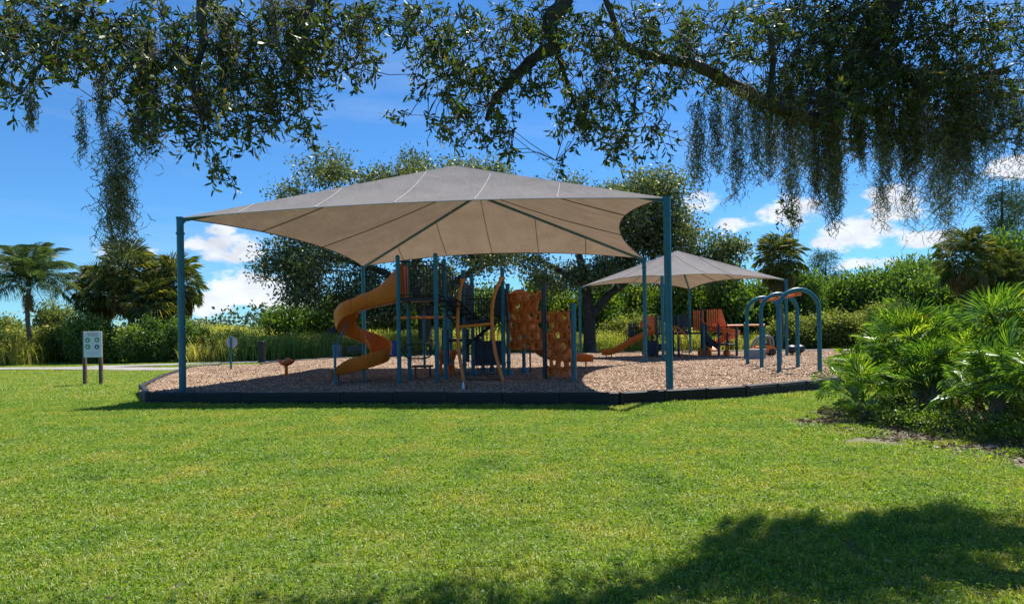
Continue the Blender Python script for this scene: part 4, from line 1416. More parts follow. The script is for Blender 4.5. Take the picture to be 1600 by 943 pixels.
# ------------------------------------------------------------------ signs, bollard, bins
sgy = 22.4
a0, a1 = pix(133, 601, sgy), pix(158, 599, sgy)
T = thing("rules_sign", "white park sign with round icons on two weathered wooden posts", "sign", ((a0.x + a1.x) / 2, sgy, 0))
for x, h_ in ((a0.x, 1.88), (a1.x, 1.86)):
    MB().box((x, sgy, h_ / 2 - .05), (.105, .105, h_ + .1), bev=.012).build("post", M_WOOD, T)
pc = Vector(((a0.x + a1.x) / 2 + .06, sgy - .075, 1.42))
SW, SH = .66, .9
pn = MB().box(pc, (SW, .03, SH), rz=-.05, bev=.006).build("sign_panel", M_WHITE, T)


def onsign(u, v):
    return pc + Vector((u * math.cos(-.05), u * math.sin(-.05) - .018, v))


for u, v, m_, r_ in ((-.17, .15, M_GREEN, .085), (.16, .16, M_GREEN, .085), (-.17, -.08, M_GREEN, .09), (.16, -.09, M_NAVY, .08)):
    c = onsign(u, v)
    ic = MB().tube([c, c + Vector((0, -.004, 0))], r_, 20).build("icon", m_, pn)
    MB().add([c + Vector((a * r_, -.006, b_ * r_)) for a, b_ in ((-.5, -.3), (.1, -.55), (.5, -.1), (.2, .1), (.3, .5), (-.3, .3))], [(0, 1, 2, 3, 4, 5)]).build("icon_mark", M_WHITE, ic)
for v, w, m_, n_ in ((.385, .40, M_PINK, 9), (.315, .34, M_PINK, 7), (-.29, .38, M_BLUEGREY, 11), (-.37, .1, M_BLUEGREY, 3)):
    b_ = MB()
    for i in range(n_):
        u = -w / 2 + w * (i + .5) / n_
        b_.box(onsign(u, v), (w / n_ * .7, .004, .034 if m_ is M_PINK else .02), rz=-.05)
    tag(b_.build("print_line", m_, pn, smooth=False), kind='stuff')

dsx = pix(361, 578, 27.0)
T = thing("round_sign", "round grey sign disc seen from behind on a thin teal post", "sign", (dsx.x, 27.0, CHIP))
q = MB(); post(q, dsx.x, 27.0, CHIP, 1.62, .04); q.build("post", M_TEAL, T)
MB().tube([(dsx.x + .03, 27.05, 1.36), (dsx.x + .03, 27.08, 1.36)], .235, 28).build("sign_disc", M_BLUEGREY, T)
MB().tube([(dsx.x + .03 + .235 * math.cos(2 * math.pi * i / 28), 27.065, 1.36 + .235 * math.sin(2 * math.pi * i / 28)) for i in range(29)], .012, 6, cap=False).build("rim", M_TEAL, T)

bl = pix(409, 566, 38.2)
T = thing("bollard", "square black bollard with a small cap beside the concrete path", "bollard", (bl.x, 38.2, 0))
MB().box((bl.x, 38.2, .6), (.34, .34, 1.24), bev=.02).build("column", M_BLACK, T)
MB().box((bl.x, 38.2, 1.27), (.37, .37, .08), bev=.02).build("cap", M_BLACK, T)

tcx = pix(527, 560, 42.0).x
T = thing("litter_bin", "grey slatted litter bin beside the far path", "bin", (tcx, 42.0, 0))
bn = MB().lathe((tcx, 42.0, 0), [(.26, 0), (.26, 1.0)], 16).build("liner", M_GREYD, T)
for k in range(16):
    th = 2 * math.pi * k / 16
    MB().box((tcx + .29 * math.cos(th), 42 + .29 * math.sin(th), .52), (.03, .085, .98), rz=th, bev=.008).build("slat", M_GREY, T)
MB().lathe((tcx, 42.0, 1.0), [(.31, 0), (.33, .03), (.2, .12)], 16).build("lid", M_GREYD, T)
bcx = pix(612, 558, 42.5).x
T = thing("recycling_bin", "tall blue plastic recycling bin near the far path", "bin", (bcx, 42.5, 0))
q = MB(); q.add([(bcx + s_ * a, 42.5 + t_ * a, z) for z, a in ((0, .2), (1.05, .27)) for s_, t_ in ((-1, -1), (1, -1), (1, 1), (-1, 1))], [(3, 2, 1, 0), (4, 5, 6, 7), (0, 1, 5, 4), (1, 2, 6, 5), (2, 3, 7, 6), (3, 0, 4, 7)])
q.build("body", M_BLUE, T, smooth=False)
MB().box((bcx, 42.5, 1.1), (.6, .6, .1), bev=.04).build("lid", M_BLUE, T)
for s_ in (-.2, .2):
    MB().tube([(bcx + s_, 42.78, .12), (bcx + s_ * 1.3, 42.78, .12)], .1, 12).build("wheel", M_BLACK, T)
pbx = pix(556, 560, 41.5).x
T = thing("park_bench", "dark park bench facing the playground beside the litter bin", "bench", (pbx, 41.5, 0))
for k in range(4):
    MB().box((pbx, 41.35 + .11 * k, .45), (1.3, .09, .035), bev=.008).build("seat_slat", M_GREYD, T)
for k in range(3):
    MB().box((pbx, 41.8 + .02 * k, .6 + .12 * k), (1.3, .03, .09), bev=.008).build("back_slat", M_GREYD, T)
for s_ in (-.55, .55):
    MB().tube([(pbx + s_, 41.36, 0), (pbx + s_, 41.36, .43), (pbx + s_, 41.76, .43), (pbx + s_, 41.76, 0)], .025, 6).build("leg", M_GREYD, T)
    MB().tube([(pbx + s_, 41.76, .43), (pbx + s_, 41.86, .92)], .022, 6).build("back_support", M_GREYD, T)

# ------------------------------------------------------------------ vegetation
def tubes_mesh(paths, sides=6):
    """many tapered limbs, each a list of (point, radius), in one mesh (a tree's own wood)"""
    V, F = [], []
    for pth in paths:
        P = np.array([p for p, r_ in pth], dtype=float)
        Rr = np.array([r_ for p, r_ in pth])
        T_ = np.gradient(P, axis=0)
        T_ = unit(T_)
        ref = np.array([0.31, 0.22, 0.92]) if abs(T_[0] @ np.array([0.31, 0.22, 0.92])) < .9 else np.array([1.0, 0, 0])
        A_ = unit(np.cross(T_, ref)); B_ = np.cross(T_, A_)
        th = np.arange(sides) * 2 * np.pi / sides
        ring = P[:, None] + (A_[:, None] * np.cos(th)[None, :, None] + B_[:, None] * np.sin(th)[None, :, None]) * Rr[:, None, None]
        k = sum(len(v) for v in V)
        n_ = len(P)
        V.append(ring.reshape(-1, 3))
        i = np.arange(n_ - 1)[:, None] * sides; j = np.arange(sides)[None]
        q = (j + 1) % sides
        F.append(np.stack([k + i + j, k + i + q, k + i + sides + q, k + i + sides + j], -1).reshape(-1, 4))
    return np.concatenate(V), np.concatenate(F)


def mesh_obj(name, me, parent=None):
    return link(bpy.data.objects.new(name, me), parent)


def skeleton(base_paths, targets, rg, rmin=.012, wob=.12, frac=.55):
    """limbs given as paths; every target is joined to the nearest wood by a curved branch"""
    nodes = [np.array(p) for pth in base_paths for p, r_ in pth]
    rad = [r_ for pth in base_paths for p, r_ in pth]
    paths = [list(p) for p in base_paths]
    targets = [np.array(t_) for t_ in targets]
    NP = np.array(nodes)
    targets.sort(key=lambda t_: float(np.min(np.linalg.norm(NP - t_, axis=1))))
    for t_ in targets:
        NP = np.array(nodes)
        dd = np.linalg.norm(NP - t_, axis=1) + 0.25 * np.maximum(0, NP[:, 2] - t_[2])
        i = int(np.argmin(dd))
        a = nodes[i]; ln_ = np.linalg.norm(t_ - a)
        if ln_ < .05:
            continue
        r0 = max(rmin, min(rad[i] * .7, frac * (0.018 + .022 * ln_)))
        off = rg.normal(size=3) * wob * ln_; off[2] += .1 * ln_
        n_ = max(4, min(9, int(ln_ / .35) + 4))
        pth = []
        for k in range(n_):
            s_ = k / (n_ - 1)
            p = a * (1 - s_) + t_ * s_ + off * math.sin(math.pi * s_) + rg.normal(size=3) * .02 * ln_ * (0 < k < n_ - 1)
            r_ = r0 * (1 - s_) + rmin * .6 * s_
            pth.append((p, r_))
            if k >= 2:
                nodes.append(p); rad.append(r_)
        paths.append(pth)
    return paths


def crown_points(lobes, n, rg, shell=.55):
    """points through a set of ellipsoid lobes (centre, radii), denser towards the outside"""
    vol = np.array([a[1][0] * a[1][1] * a[1][2] for a in lobes]) ** .75
    out = []
    for k in rg.choice(len(lobes), n, p=vol / vol.sum()):
        c, r_ = lobes[k]
        d_ = unit(rg.normal(size=3))
        out.append(np.array(c) + d_ * np.array(r_) * (shell + (1 - shell) * rg.random()) ** .8)
    return np.array(out)


def crown_mesh(centers, per, spread, ln, wd, rg, mat, droop=.2, six=False):
    n = len(centers) * per
    P = np.repeat(centers, per, axis=0) + rg.normal(size=(n, 3)) * spread * np.array([1, 1, .75])
    D = rg.normal(size=(n, 3)) + (P - np.repeat(centers, per, axis=0)) / spread * .6
    D[:, 2] -= droop
    V, F = leaf_arrays(P, D, ln * rg.uniform(.65, 1.25, n), wd * rg.uniform(.7, 1.2, n), rg, six)
    return np_mesh("foliage", V, F, mat)


def world_lobe(x, y, rx, ry, Y, dscale=1.0):
    c = pix(x, y, Y)
    return ((c.x, c.y, c.z), (rx * Y / FPX, rx * Y / FPX * dscale, ry * Y / FPX))


def tree_from(name, label, base, base_paths, lobes, nclust, per, spread, ln, wd, mat, seed, group=None, bark=None, cat="tree", droop=.2, shell=.5):
    rg = np.random.default_rng(seed)
    T = thing(name, label, cat, base, group)
    o_ = np.array(base)
    sub = []
    for c, r_ in lobes:
        for _ in range(9):
            d_ = unit(rg.normal(size=3)) * rg.uniform(.45, .95)
            k_ = rg.uniform(.26, .44)
            sub.append((np.array(c) + d_ * np.array(r_), np.array(r_) * k_ + np.array([.15, .15, .1])))
    C_ = crown_points(sub, nclust, rg, shell)
    paths = skeleton(base_paths, C_[: int(nclust * .6)], rg)
    V, F = tubes_mesh([[(p - o_, r_) for p, r_ in pth] for pth in paths[: len(base_paths)]], 10)
    mesh_obj("trunk", np_mesh("trunk", V, F, bark or M_BARK, True), T)
    V, F = tubes_mesh([[(p - o_, r_) for p, r_ in pth] for pth in paths[len(base_paths):]], 5)
    b_ = mesh_obj("branches", np_mesh("branches", V, F, bark or M_BARK, True), T)
    tag(b_, kind='stuff')
    f_ = mesh_obj("crown", crown_mesh(C_ - o_, per, spread, ln, wd, rg, mat, droop), T)
    tag(f_, kind='stuff')
    return T


def wpath(pts):
    return [(np.array(p[:3], dtype=float), p[3]) for p in pts]


# the two live oaks behind the playground
Z1 = 47.0
def q1(x, y, Y=Z1): return tuple(pix(x, y, Y))
tb = pix(668, 553, Z1)
base_paths = [
    wpath([(tb.x, Z1, -.2, .62), (tb.x - .1, Z1, 1.2, .5), (*q1(662, 490), .46), (*q1(650, 450), .4), (*q1(630, 400), .32), (*q1(610, 340), .22), (*q1(618, 285), .1)]),
    wpath([(*q1(664, 500), .36), (*q1(690, 455), .3), (*q1(735, 425), .24), (*q1(790, 400), .12)]),
    wpath([(*q1(652, 460), .3), (*q1(600, 425), .26), (*q1(540, 405), .2), (*q1(480, 400), .1)]),
    wpath([(*q1(640, 420), .3), (*q1(690, 360), .22), (*q1(720, 310), .1)])]
lob = [world_lobe(*a) for a in ((620, 262, 72, 40, Z1), (515, 282, 68, 28, Z1), (700, 300, 80, 45, Z1), (765, 275, 38, 30, Z1 + 3), (505, 395, 92, 55, Z1), (452, 415, 44, 42, Z1),
                                (550, 470, 80, 26, Z1), (650, 440, 80, 40, Z1 + 2), (600, 340, 90, 50, Z1), (770, 400, 70, 45, Z1), (470, 330, 40, 40, Z1))]
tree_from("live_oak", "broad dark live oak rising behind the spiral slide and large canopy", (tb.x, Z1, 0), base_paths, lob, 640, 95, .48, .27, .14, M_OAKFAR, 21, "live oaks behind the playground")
tb = pix(497, 557, 46.0)
base_paths = [wpath([(tb.x, 46, -.2, .5), (*pix(500, 545, 46), .42), (*pix(508, 530, 46), .36), (*pix(528, 512, 46.3), .3), (*pix(560, 490, 46.6), .22), (*pix(600, 470, 47), .12)])]
tree_from("leaning_oak", "dark oak trunk leaning in an arc over the tall grass", (tb.x, 46, 0), base_paths, [world_lobe(585, 478, 60, 22, 46.8)], 60, 80, .5, .28, .15, M_OAKFAR, 23, "live oaks behind the playground")
Z2 = 48.0
tb = pix(922, 552, Z2)
base_paths = [
    wpath([(tb.x, Z2, -.2, .6), (tb.x, Z2, 1.0, .48), (*pix(921, 490, Z2), .44), (*pix(915, 445, Z2), .36), (*pix(905, 400, Z2), .26), (*pix(900, 340, Z2), .12)]),
    wpath([(*pix(922, 496, Z2), .34), (*pix(950, 462, Z2), .3), (*pix(985, 435, Z2), .24), (*pix(1050, 405, Z2), .18), (*pix(1105, 395, Z2), .08)]),
    wpath([(*pix(916, 450, Z2), .28), (*pix(870, 420, Z2), .2), (*pix(830, 400, Z2), .1)]),
    wpath([(*pix(960, 455, Z2), .24), (*pix(1000, 380, Z2), .2), (*pix(1030, 320, Z2), .1)])]
lob = [world_lobe(*a) for a in ((1000, 305, 75, 28, Z2), (1045, 342, 48, 30, Z2), (1112, 395, 40, 26, Z2), (1000, 370, 85, 50, Z2), (890, 425, 85, 40, Z2 + 1), (1085, 420, 62, 30, Z2), (880, 308, 55, 28, Z2 + 2),
                                (940, 340, 70, 45, Z2))]
tree_from("live_oak", "spreading live oak with forked trunk behind the smaller grey canopy", (tb.x, Z2, 0), base_paths, lob, 540, 95, .48, .27, .14, M_OAKFAR, 22, "live oaks behind the playground")


def copy_tree(o, loc, rz, s, label=None, name=None):
    c = o.copy(); COL.objects.link(c)
    c.location = loc; c.rotation_euler = (0, 0, rz); c.scale = s if not isinstance(s, (int, float)) else (s, s, s)
    if label: c["label"] = label
    for ch in o.children:
        k = ch.copy(); COL.objects.link(k); k.parent = c
        for g_ in ch.children:
            w = g_.copy(); COL.objects.link(w); w.parent = k
    return c


# shrubs: a few grown ones, then individual copies
def make_shrub(seed, mat, label, group, n=150, per=70):
    rg = np.random.default_rng(seed)
    lobes = [((rg.uniform(-.9, .9), rg.uniform(-.6, .6), rg.uniform(.7, 2.1)), (rg.uniform(.7, 1.2), rg.uniform(.6, 1.0), rg.uniform(.5, .95))) for _ in range(7)] + [((0, 0, .8), (1.5, 1.1, .8))]
    base_paths = [wpath([(rg.uniform(-.3, .3), rg.uniform(-.2, .2), -.1, .06), (rg.uniform(-.5, .5), rg.uniform(-.4, .4), .8, .045), (rg.uniform(-.9, .9), rg.uniform(-.5, .5), 1.7, .02)]) for _ in range(4)]
    T = thing("shrub", label, "shrub", (0, 0, 0), group)
    C_ = crown_points(lobes, n, rg, .45)
    C_[:, 2] = np.maximum(C_[:, 2], .1)
    paths = skeleton(base_paths, C_[:50], rg, .008)
    V, F = tubes_mesh(paths, 5)
    tag(mesh_obj("stems", np_mesh("stems", V, F, M_BARK, True), T), kind='stuff')
    tag(mesh_obj("crown", crown_mesh(C_, per, .24, .17, .095, rg, mat, .1), T), kind='stuff')
    return T


G_HEDGE = "bushes growing along the back of the park"
protos = [make_shrub(41, M_BUSH, "", G_HEDGE), make_shrub(42, M_BUSH, "", G_HEDGE), make_shrub(43, M_BUSH2, "", G_HEDGE), make_shrub(44, M_BUSH2, "", G_HEDGE)]
LB = ["leafy bright green bush standing in the mass behind the playground", "rounded bright green bush growing in the mass behind the playground",
      "olive green bush growing among the brighter bushes", "loose olive green bush standing behind the tall grass"]
first_used = [False] * 4
def bush(k, x, ytop, Y, w, label=None):
    """picture column and top row -> a bush of that height at depth Y"""
    p = pix(x, ytop, Y)
    sz = max(.6, p.z / 2.75)
    sx_ = w * Y / FPX / 3.3
    s = (sx_, max(.8, sx_ * .9), sz)
    lb = label or LB[k]
    if not first_used[k]:
        first_used[k] = True
        o_ = protos[k]; o_.location = (p.x, Y, 0); o_.scale = s; o_.rotation_euler = (0, 0, 0); o_["label"] = lb
        return o_
    return copy_tree(protos[k], (p.x, Y, 0), random.choice([0, math.pi]) + random.uniform(-.35, .35), s, lb)


rb = random.Random(3)
# behind the playground, centre and right
for k, x, yt, Y, w in ((0, 450, 470, 54, 95), (1, 505, 463, 53, 95), (0, 560, 470, 55, 90), (1, 610, 455, 54, 90), (0, 660, 450, 56, 95), (1, 720, 445, 55, 95), (0, 775, 440, 56, 95), (1, 830, 440, 54, 95),
                       (0, 885, 445, 56, 90), (1, 945, 435, 55, 100), (0, 995, 425, 57, 105), (1, 1045, 420, 55, 100), (0, 1095, 425, 56, 100), (1, 1145, 415, 54, 105), (0, 1195, 425, 55, 95), (1, 1245, 425, 53, 90),
                       (0, 1285, 430, 56, 95), (1, 1325, 440, 54, 90), (0, 1370, 415, 52, 110), (1, 1410, 420, 50, 105), (0, 1460, 425, 48, 110), (1, 1520, 430, 46, 110), (0, 1580, 400, 45, 120), (1, 1640, 390, 45, 120),
                       (2, 1270, 478, 49, 85), (3, 1330, 485, 48, 85), (2, 1225, 480, 50, 70), (3, 1380, 470, 46, 80), (2, 960, 485, 52, 70), (3, 1010, 490, 51, 70), (0, 1440, 395, 53, 90), (1, 1560, 370, 52, 110)):
    bush(k, x, yt, Y, w)
# under and beside the sabal palms on the left side
for k, x, yt, Y, w, lb in ((0, 128, 488, 41.6, 62, "dark green bush between the tall grass and the fan palms"), (1, 166, 500, 41.2, 60, "green bush under the fan palms right behind the park sign"), (0, 205, 505, 41.0, 62, "leafy bush under the skirts of the tall fan palm"),
                           (1, 243, 498, 41.2, 62, "bush in front of the short fan palm"), (0, 283, 492, 41.8, 58, "bush at the edge of the fan palm thicket by the canopy post"), (1, 306, 512, 42.6, 50, "small bush where the fan palm thicket meets the field"), (3, 95, 505, 44.5, 70, "olive bush between the feather palm and the fan palms"),
                           
                           (2, 370, 507, 60, 60, "olive bush standing in the tall grass field"), (3, 330, 506, 75, 70, "grey olive bush out in the field"), (2, 15, 480, 52, 70, "olive bush behind the feather palm"), (3, 90, 470, 54, 60, "pale olive bush behind the feather palm trunk")):
    bush(k, x, yt, Y, w, lb)

# fan palm fronds
def fan_frond(seed, nleaf, rad, pet, mat, droop=.25, spread=210, wid=.05, split=.45, tilt=0.0):
    """one palm leaf: petiole from the origin along +x, pleated fan at its end"""
    rg = np.random.default_rng(seed)
    V, F = [], []
    n_ = 5
    for i in range(n_ + 1):
        s_ = i / n_
        z = pet * (.12 * s_ - .22 * droop * s_ * s_)
        V += [(pet * s_, -.012, z), (pet * s_, .012, z), (pet * s_, 0, z + .012)]
    for i in range(n_):
        for j in range(3):
            q = (j + 1) % 3
            F.append((i * 3 + j, i * 3 + q, i * 3 + 3 + q, i * 3 + 3 + j))
    c = np.array([pet, 0, pet * (.12 - .22 * droop)])
    for i in range(nleaf):
        a = R(spread) * ((i + .5) / nleaf - .5) + rg.normal(0, .03)
        Ln = rad * (1 - .22 * abs(2 * (i + .5) / nleaf - 1) ** 2) * rg.uniform(.9, 1.06)
        d_ = np.array([math.cos(a), math.sin(a), 0])
        s_ = np.array([-math.sin(a), math.cos(a), 0])
        lift = .1 + .12 * math.cos(a)
        m1_ = c + d_ * Ln * split + np.array([0, 0, Ln * (lift * .6 + rg.normal(0, .02))])
        tip = c + d_ * Ln * rg.uniform(.92, 1.0) + np.array([0, 0, Ln * (lift * .5 - droop * rg.uniform(.5, 1.5))])
        m2 = c + d_ * Ln * (split + .3) + np.array([0, 0, Ln * (lift * .8 - droop * .35)])
        k = len(V)
        w = wid * rad
        up = np.array([0, 0, w * .5])
        V += [tuple(c), tuple(m1_ + s_ * w - up), tuple(m1_ + up), tuple(m1_ - s_ * w - up), tuple(m2 + s_ * w * .75), tuple(m2 - s_ * w * .75), tuple(tip)]
        F += [(k, k + 1, k + 2), (k, k + 2, k + 3), (k + 1, k + 4, k + 2), (k + 2, k + 5, k + 3), (k + 2, k + 4, k + 6), (k + 2, k + 6, k + 5)]
    nb = 3 * (n_ + 1)
    ct, st_ = math.cos(R(tilt)), math.sin(R(tilt))
    for i in range(nb, len(V)):
        x_, z_ = V[i][0] - c[0], V[i][2] - c[2]
        V[i] = (c[0] + x_ * ct + z_ * st_, V[i][1], c[2] - x_ * st_ + z_ * ct)
    me = bpy.data.meshes.new("frond")
    me.from_pydata([tuple(map(float, v)) for v in V], [], F)
    me.materials.append(mat)
    return me


SAB = [fan_frond(60 + i, 26, 1.0, .75, M_FROND, .16 + .1 * i, 260, .019, .42, 8 * i) for i in range(3)]
SABD = [fan_frond(70 + i, 20, .9, .7, M_FRONDY, .75, 190, .022, .42) for i in range(2)]


def sabal(loc, h, s, label, seed, group=None, nf=46, nd=26):
    rg = random.Random(seed)
    T = thing("cabbage_palm", label, "palm tree", loc, group)
    b_ = MB()
    b_.tube([(loc[0] + .1 * math.sin(i * .7), loc[1], loc[2] - .1 + h * i / 8) for i in range(9)], [.22 - .006 * i for i in range(9)], 10)
    tr_ = b_.build("trunk", M_BARK2, T)
    for i in range(nf + nd):
        dead = i >= nf
        o_ = bpy.data.objects.new("dead_frond" if dead else "frond", rg.choice(SABD if dead else SAB))
        link(o_, T)
        if dead:
            el = rg.uniform(-82, -50)
        else:
            el = 84 - 140 * ((i + .5) / nf) ** .9 + rg.uniform(-8, 8)
        o_.location = (0, 0, h + (.05 if not dead else -.15) + .12 * math.sin(R(el)))
        o_.rotation_euler = Euler((rg.uniform(-.4, .4), -R(el), i * 2.4 + rg.uniform(-.3, .3)), 'XYZ')
        k = s * rg.uniform(.85, 1.15)
        o_.scale = (k, k, k)
    return T


for x, y, Y, s, sd, lb in ((203, 432, 44, 1.5, 1, "tall fan palm with drooping brown skirt behind the park sign"), (272, 448, 45, 1.4, 2, "fan palm with dry skirt next to the canopy post"), (157, 455, 45.5, 1.3, 3, "fan palm leaning over the thicket near the feather palm"),
                           (238, 475, 43.2, 1.2, 4, "short fan palm between two taller ones"), (1217, 408, 49, 1.25, 5, "fan palm towering over the bushes beside the smaller canopy"), (1512, 405, 41, 1.3, 6, "broad fan palm rising above the saw palmetto thicket"), (1570, 425, 42, 1.0, 7, "smaller fan palm beside the broad one above the palmetto")):
    p = pix(x, y, Y)
    sabal((p.x, Y, 0), p.z, s, lb, sd, "fan palms around the park")

# feather palm
def feather_frond(seed, Ln, mat):
    rg = np.random.default_rng(seed)
    V, F = [], []
    n_ = 10
    RT = [np.zeros(3)]
    for i in range(100):
        th = R(14) - R(100) * ((i + .5) / 100) ** 1.35
        RT.append(RT[-1] + np.array([math.cos(th), 0, math.sin(th)]) * Ln / 100)
    def rach(s_):
        return RT[int(round(min(1, max(0, s_)) * 100))]
    for i in range(n_ + 1):
        p = rach(i / n_); w = .03 * (1 - .7 * i / n_)
        V += [tuple(p + (0, -w, 0)), tuple(p + (0, w, 0)), tuple(p + (0, 0, w))]
    for i in range(n_):
        for j in range(3):
            q = (j + 1) % 3
            F.append((i * 3 + j, i * 3 + q, i * 3 + 3 + q, i * 3 + 3 + j))
    for i in range(60):
        s_ = .14 + .86 * i / 59
        p = rach(s_); fwd = unit(rach(min(1, s_ + .02)) - p + 1e-6)
        ll = Ln * .29 * math.sin(math.pi * min(1, .18 + .82 * s_)) ** .6 * (1 if s_ < .9 else .6)
        for sd_ in (-1, 1):
            d_ = unit(np.array([0, sd_ * 1.0, 0]) + fwd * .55 + np.array([0, 0, rg.uniform(-.1, .5)]))
            sv = unit(np.cross(d_, np.array([0, 0, 1.0]))) * .032
            tip = p + d_ * ll + np.array([0, 0, -ll * rg.uniform(.35, .8)])
            md = p + d_ * ll * .55 + np.array([0, 0, -ll * .08])
            k = len(V)
            V += [tuple(p), tuple(md + sv), tuple(md - sv), tuple(tip)]
            F += [(k, k + 1, k + 2), (k + 1, k + 3, k + 2)]
    me = bpy.data.meshes.new("feather_frond")
    me.from_pydata([tuple(map(float, v)) for v in V], [], F)
    me.materials.append(mat)
    return me


FE = [feather_frond(80 + i, 3.6, M_QUEEN) for i in range(3)]
FED = feather_frond(90, 2.8, M_FRONDY)
qp = pix(44, 448, 42.5)
T = thing("feather_palm", "feather palm with arching grey green fronds at the field edge", "palm tree", (qp.x, 42.5, 0))
MB().tube([(qp.x + .08 * math.sin(i), 42.5, -.1 + qp.z * i / 7) for i in range(8)], [.2, .17, .15, .14, .14, .14, .15, .13], 10).build("trunk", M_BARK2, T)
rq = random.Random(4)
for i in range(32):
    dead = i >= 29
    o_ = link(bpy.data.objects.new("dead_frond" if dead else "frond", FED if dead else rq.choice(FE)), T)
    el = 88 - 92 * (i / 29) if not dead else -70
    o_.location = (0, 0, qp.z - (.3 if dead else 0))
    o_.rotation_euler = Euler((rq.uniform(-.3, .3), -R(el + rq.uniform(-6, 6)), i * 2.4), 'XYZ')
    k = rq.uniform(.85, 1.1) * (.55 if dead else 1.08); o_.scale = (k, k, k)

# pines
def pine(x, ytop, Y, wpx, label, seed):
    rg = np.random.default_rng(seed)
    top = pix(x, ytop, Y)
    h = top.z
    T = thing("pine_tree", label, "pine tree", (top.x, Y, 0), "slash pines beyond the bushes")
    r_ = wpx * Y / FPX / 2
    trunk = [wpath([(0, 0, -.2, .22), (.1, 0, h * .4, .16), (0, .1, h * .75, .1), (.05, 0, h * .98, .03)])]
    cl = []
    for k in range(46):
        s_ = rg.uniform(.38, 1.0)
        rr_ = r_ * (1.05 - .55 * s_) * rg.uniform(.35, 1.1)
        a = rg.uniform(0, 6.28)
        cl.append((rr_ * math.cos(a), rr_ * math.sin(a), h * s_))
    C_ = np.array(cl)
    paths = skeleton(trunk, C_, rg, .015)
    V, F = tubes_mesh(paths[:1], 8); mesh_obj("trunk", np_mesh("trunk", V, F, M_BARK, True), T)
    V, F = tubes_mesh(paths[1:], 4); tag(mesh_obj("branches", np_mesh("branches", V, F, M_BARK, True), T), kind='stuff')
    tag(mesh_obj("crown", crown_mesh(C_, 190, .42, .36, .06, rg, M_PINE, .0), T), kind='stuff')


pine(1290, 398, 72, 62, "distant slash pine standing alone against the clouds", 51)
pine(1566, 275, 56, 95, "tall slash pine above the broad fan palm", 52)
pine(1606, 300, 60, 90, "slash pine close behind the taller pine", 53)
for x, yt, Y, w, sd, lb in ((1365, 415, 66, 90, 61, "round crowned tree beyond the bushes and the arches"), (1425, 400, 62, 95, 62, "dense green tree behind the bushes near the fan palm"), (1600, 360, 54, 110, 63, "leafy tree behind the pines")):
    c = pix(x, yt + 25, Y)
    lob = [world_lobe(x + dx_, yt + 28 + dy_, w * .33, 24, Y) for dx_, dy_ in ((0, 0), (-25, 14), (25, 12), (0, 30))]
    tree_from("broadleaf_tree", lb, (c.x, Y, 0), [wpath([(c.x, Y, -.2, .25), (c.x + .1, Y, c.z * .5, .18), (c.x, Y, c.z, .06)])], lob, 90, 100, .5, .24, .13, M_BUSH, sd, "broadleaf trees beyond the bushes")

# far wood along the horizon
rg = np.random.default_rng(77)
n = 620
X_ = rg.uniform(-240, 240, n); Y_ = rg.uniform(150, 185, n)
H_ = 4.2 + 2.2 * np.sin(X_ * .07) + 1.5 * np.sin(X_ * .19 + 1)
C_ = np.c_[X_, Y_, rg.uniform(.1, 1, n) * np.maximum(2.0, H_)]
fw = mesh_obj("far_wood", crown_mesh(C_, 90, 1.6, 1.1, .7, rg, M_FARWOOD, 0))
tag(fw, "low distant wood along the horizon behind the field", "wood", kind='stuff')

# tall field grass
def tuft(k):
    rg = np.random.default_rng(500 + k)
    n = 150
    P = np.c_[rg.normal(0, .5, (n, 2)), np.zeros(n)]
    h = rg.uniform(.7, 1.75, n)
    az = rg.uniform(0, 6.28, n); le = rg.uniform(.1, .8, n)
    d_ = np.c_[np.cos(az), np.sin(az), np.zeros(n)]; s_ = np.c_[-np.sin(az), np.cos(az), np.zeros(n)] * .014
    up = np.array([0, 0, 1.0])
    mid = P + d_ * (h * le * .3)[:, None] + up * (h * .6)[:, None]; tip = P + d_ * (h * le)[:, None] + up * h[:, None]
    V = np.stack([P - s_, P + s_, mid + s_, mid - s_, tip], 1).reshape(-1, 3)
    b0 = np.arange(n) * 5
    m2 = 320
    c = np.c_[rg.normal(0, .45, (m2, 2)), rg.uniform(.2, 1.5, m2)]
    V2, F2 = leaf_arrays(c, rg.normal(size=(m2, 3)) + [0, 0, .8], rg.uniform(.08, .22, m2), rg.uniform(.03, .08, m2), rg)
    return np_mesh("tuft", np.r_[V, V2], [np.c_[b0, b0 + 1, b0 + 2, b0 + 3], np.c_[b0 + 3, b0 + 2, b0 + 4], F2 + len(V)], M_TALL)


pts, rots, scl, pick = [], [], [], []
rt = random.Random(9)
for yi in range(0, 34):
    for xi in range(-60, 62):
        x = xi * .85 + rt.uniform(-.4, .4); y = 39.5 + yi * .75 + rt.uniform(-.35, .35)
        if abs(x) > .84 * y + 3:
            continue
        yb = np.interp(x, [p[0] for p in PATH_B], [p[1] for p in PATH_B]) + (2.2 if x < -9 else 3.6 if x < 5 else 4.6)
        if x < -24:
            yb = 39.2 + .5 * math.sin(x)
        if y < yb or (-31.5 < x < -20.6 and y < 45):
            continue
        pts.append((x, y, 0)); rots.append(rt.uniform(0, 6.28)); scl.append(rt.uniform(.6, 1.1) * (.85 if x > 5 else 1.0) * (1.3 if x < -24 else 1.0) * (1.05 + .3 * math.sin(x * .55 + .8 * math.sin(y)) * math.sin(y * .7 + x * .2))); pick.append(rt.randrange(4))
scatter("tall_grass", pts, rots, scl, pick, [tuft(i) for i in range(4)], "tall yellow green field grass growing beyond the concrete path", "grass")

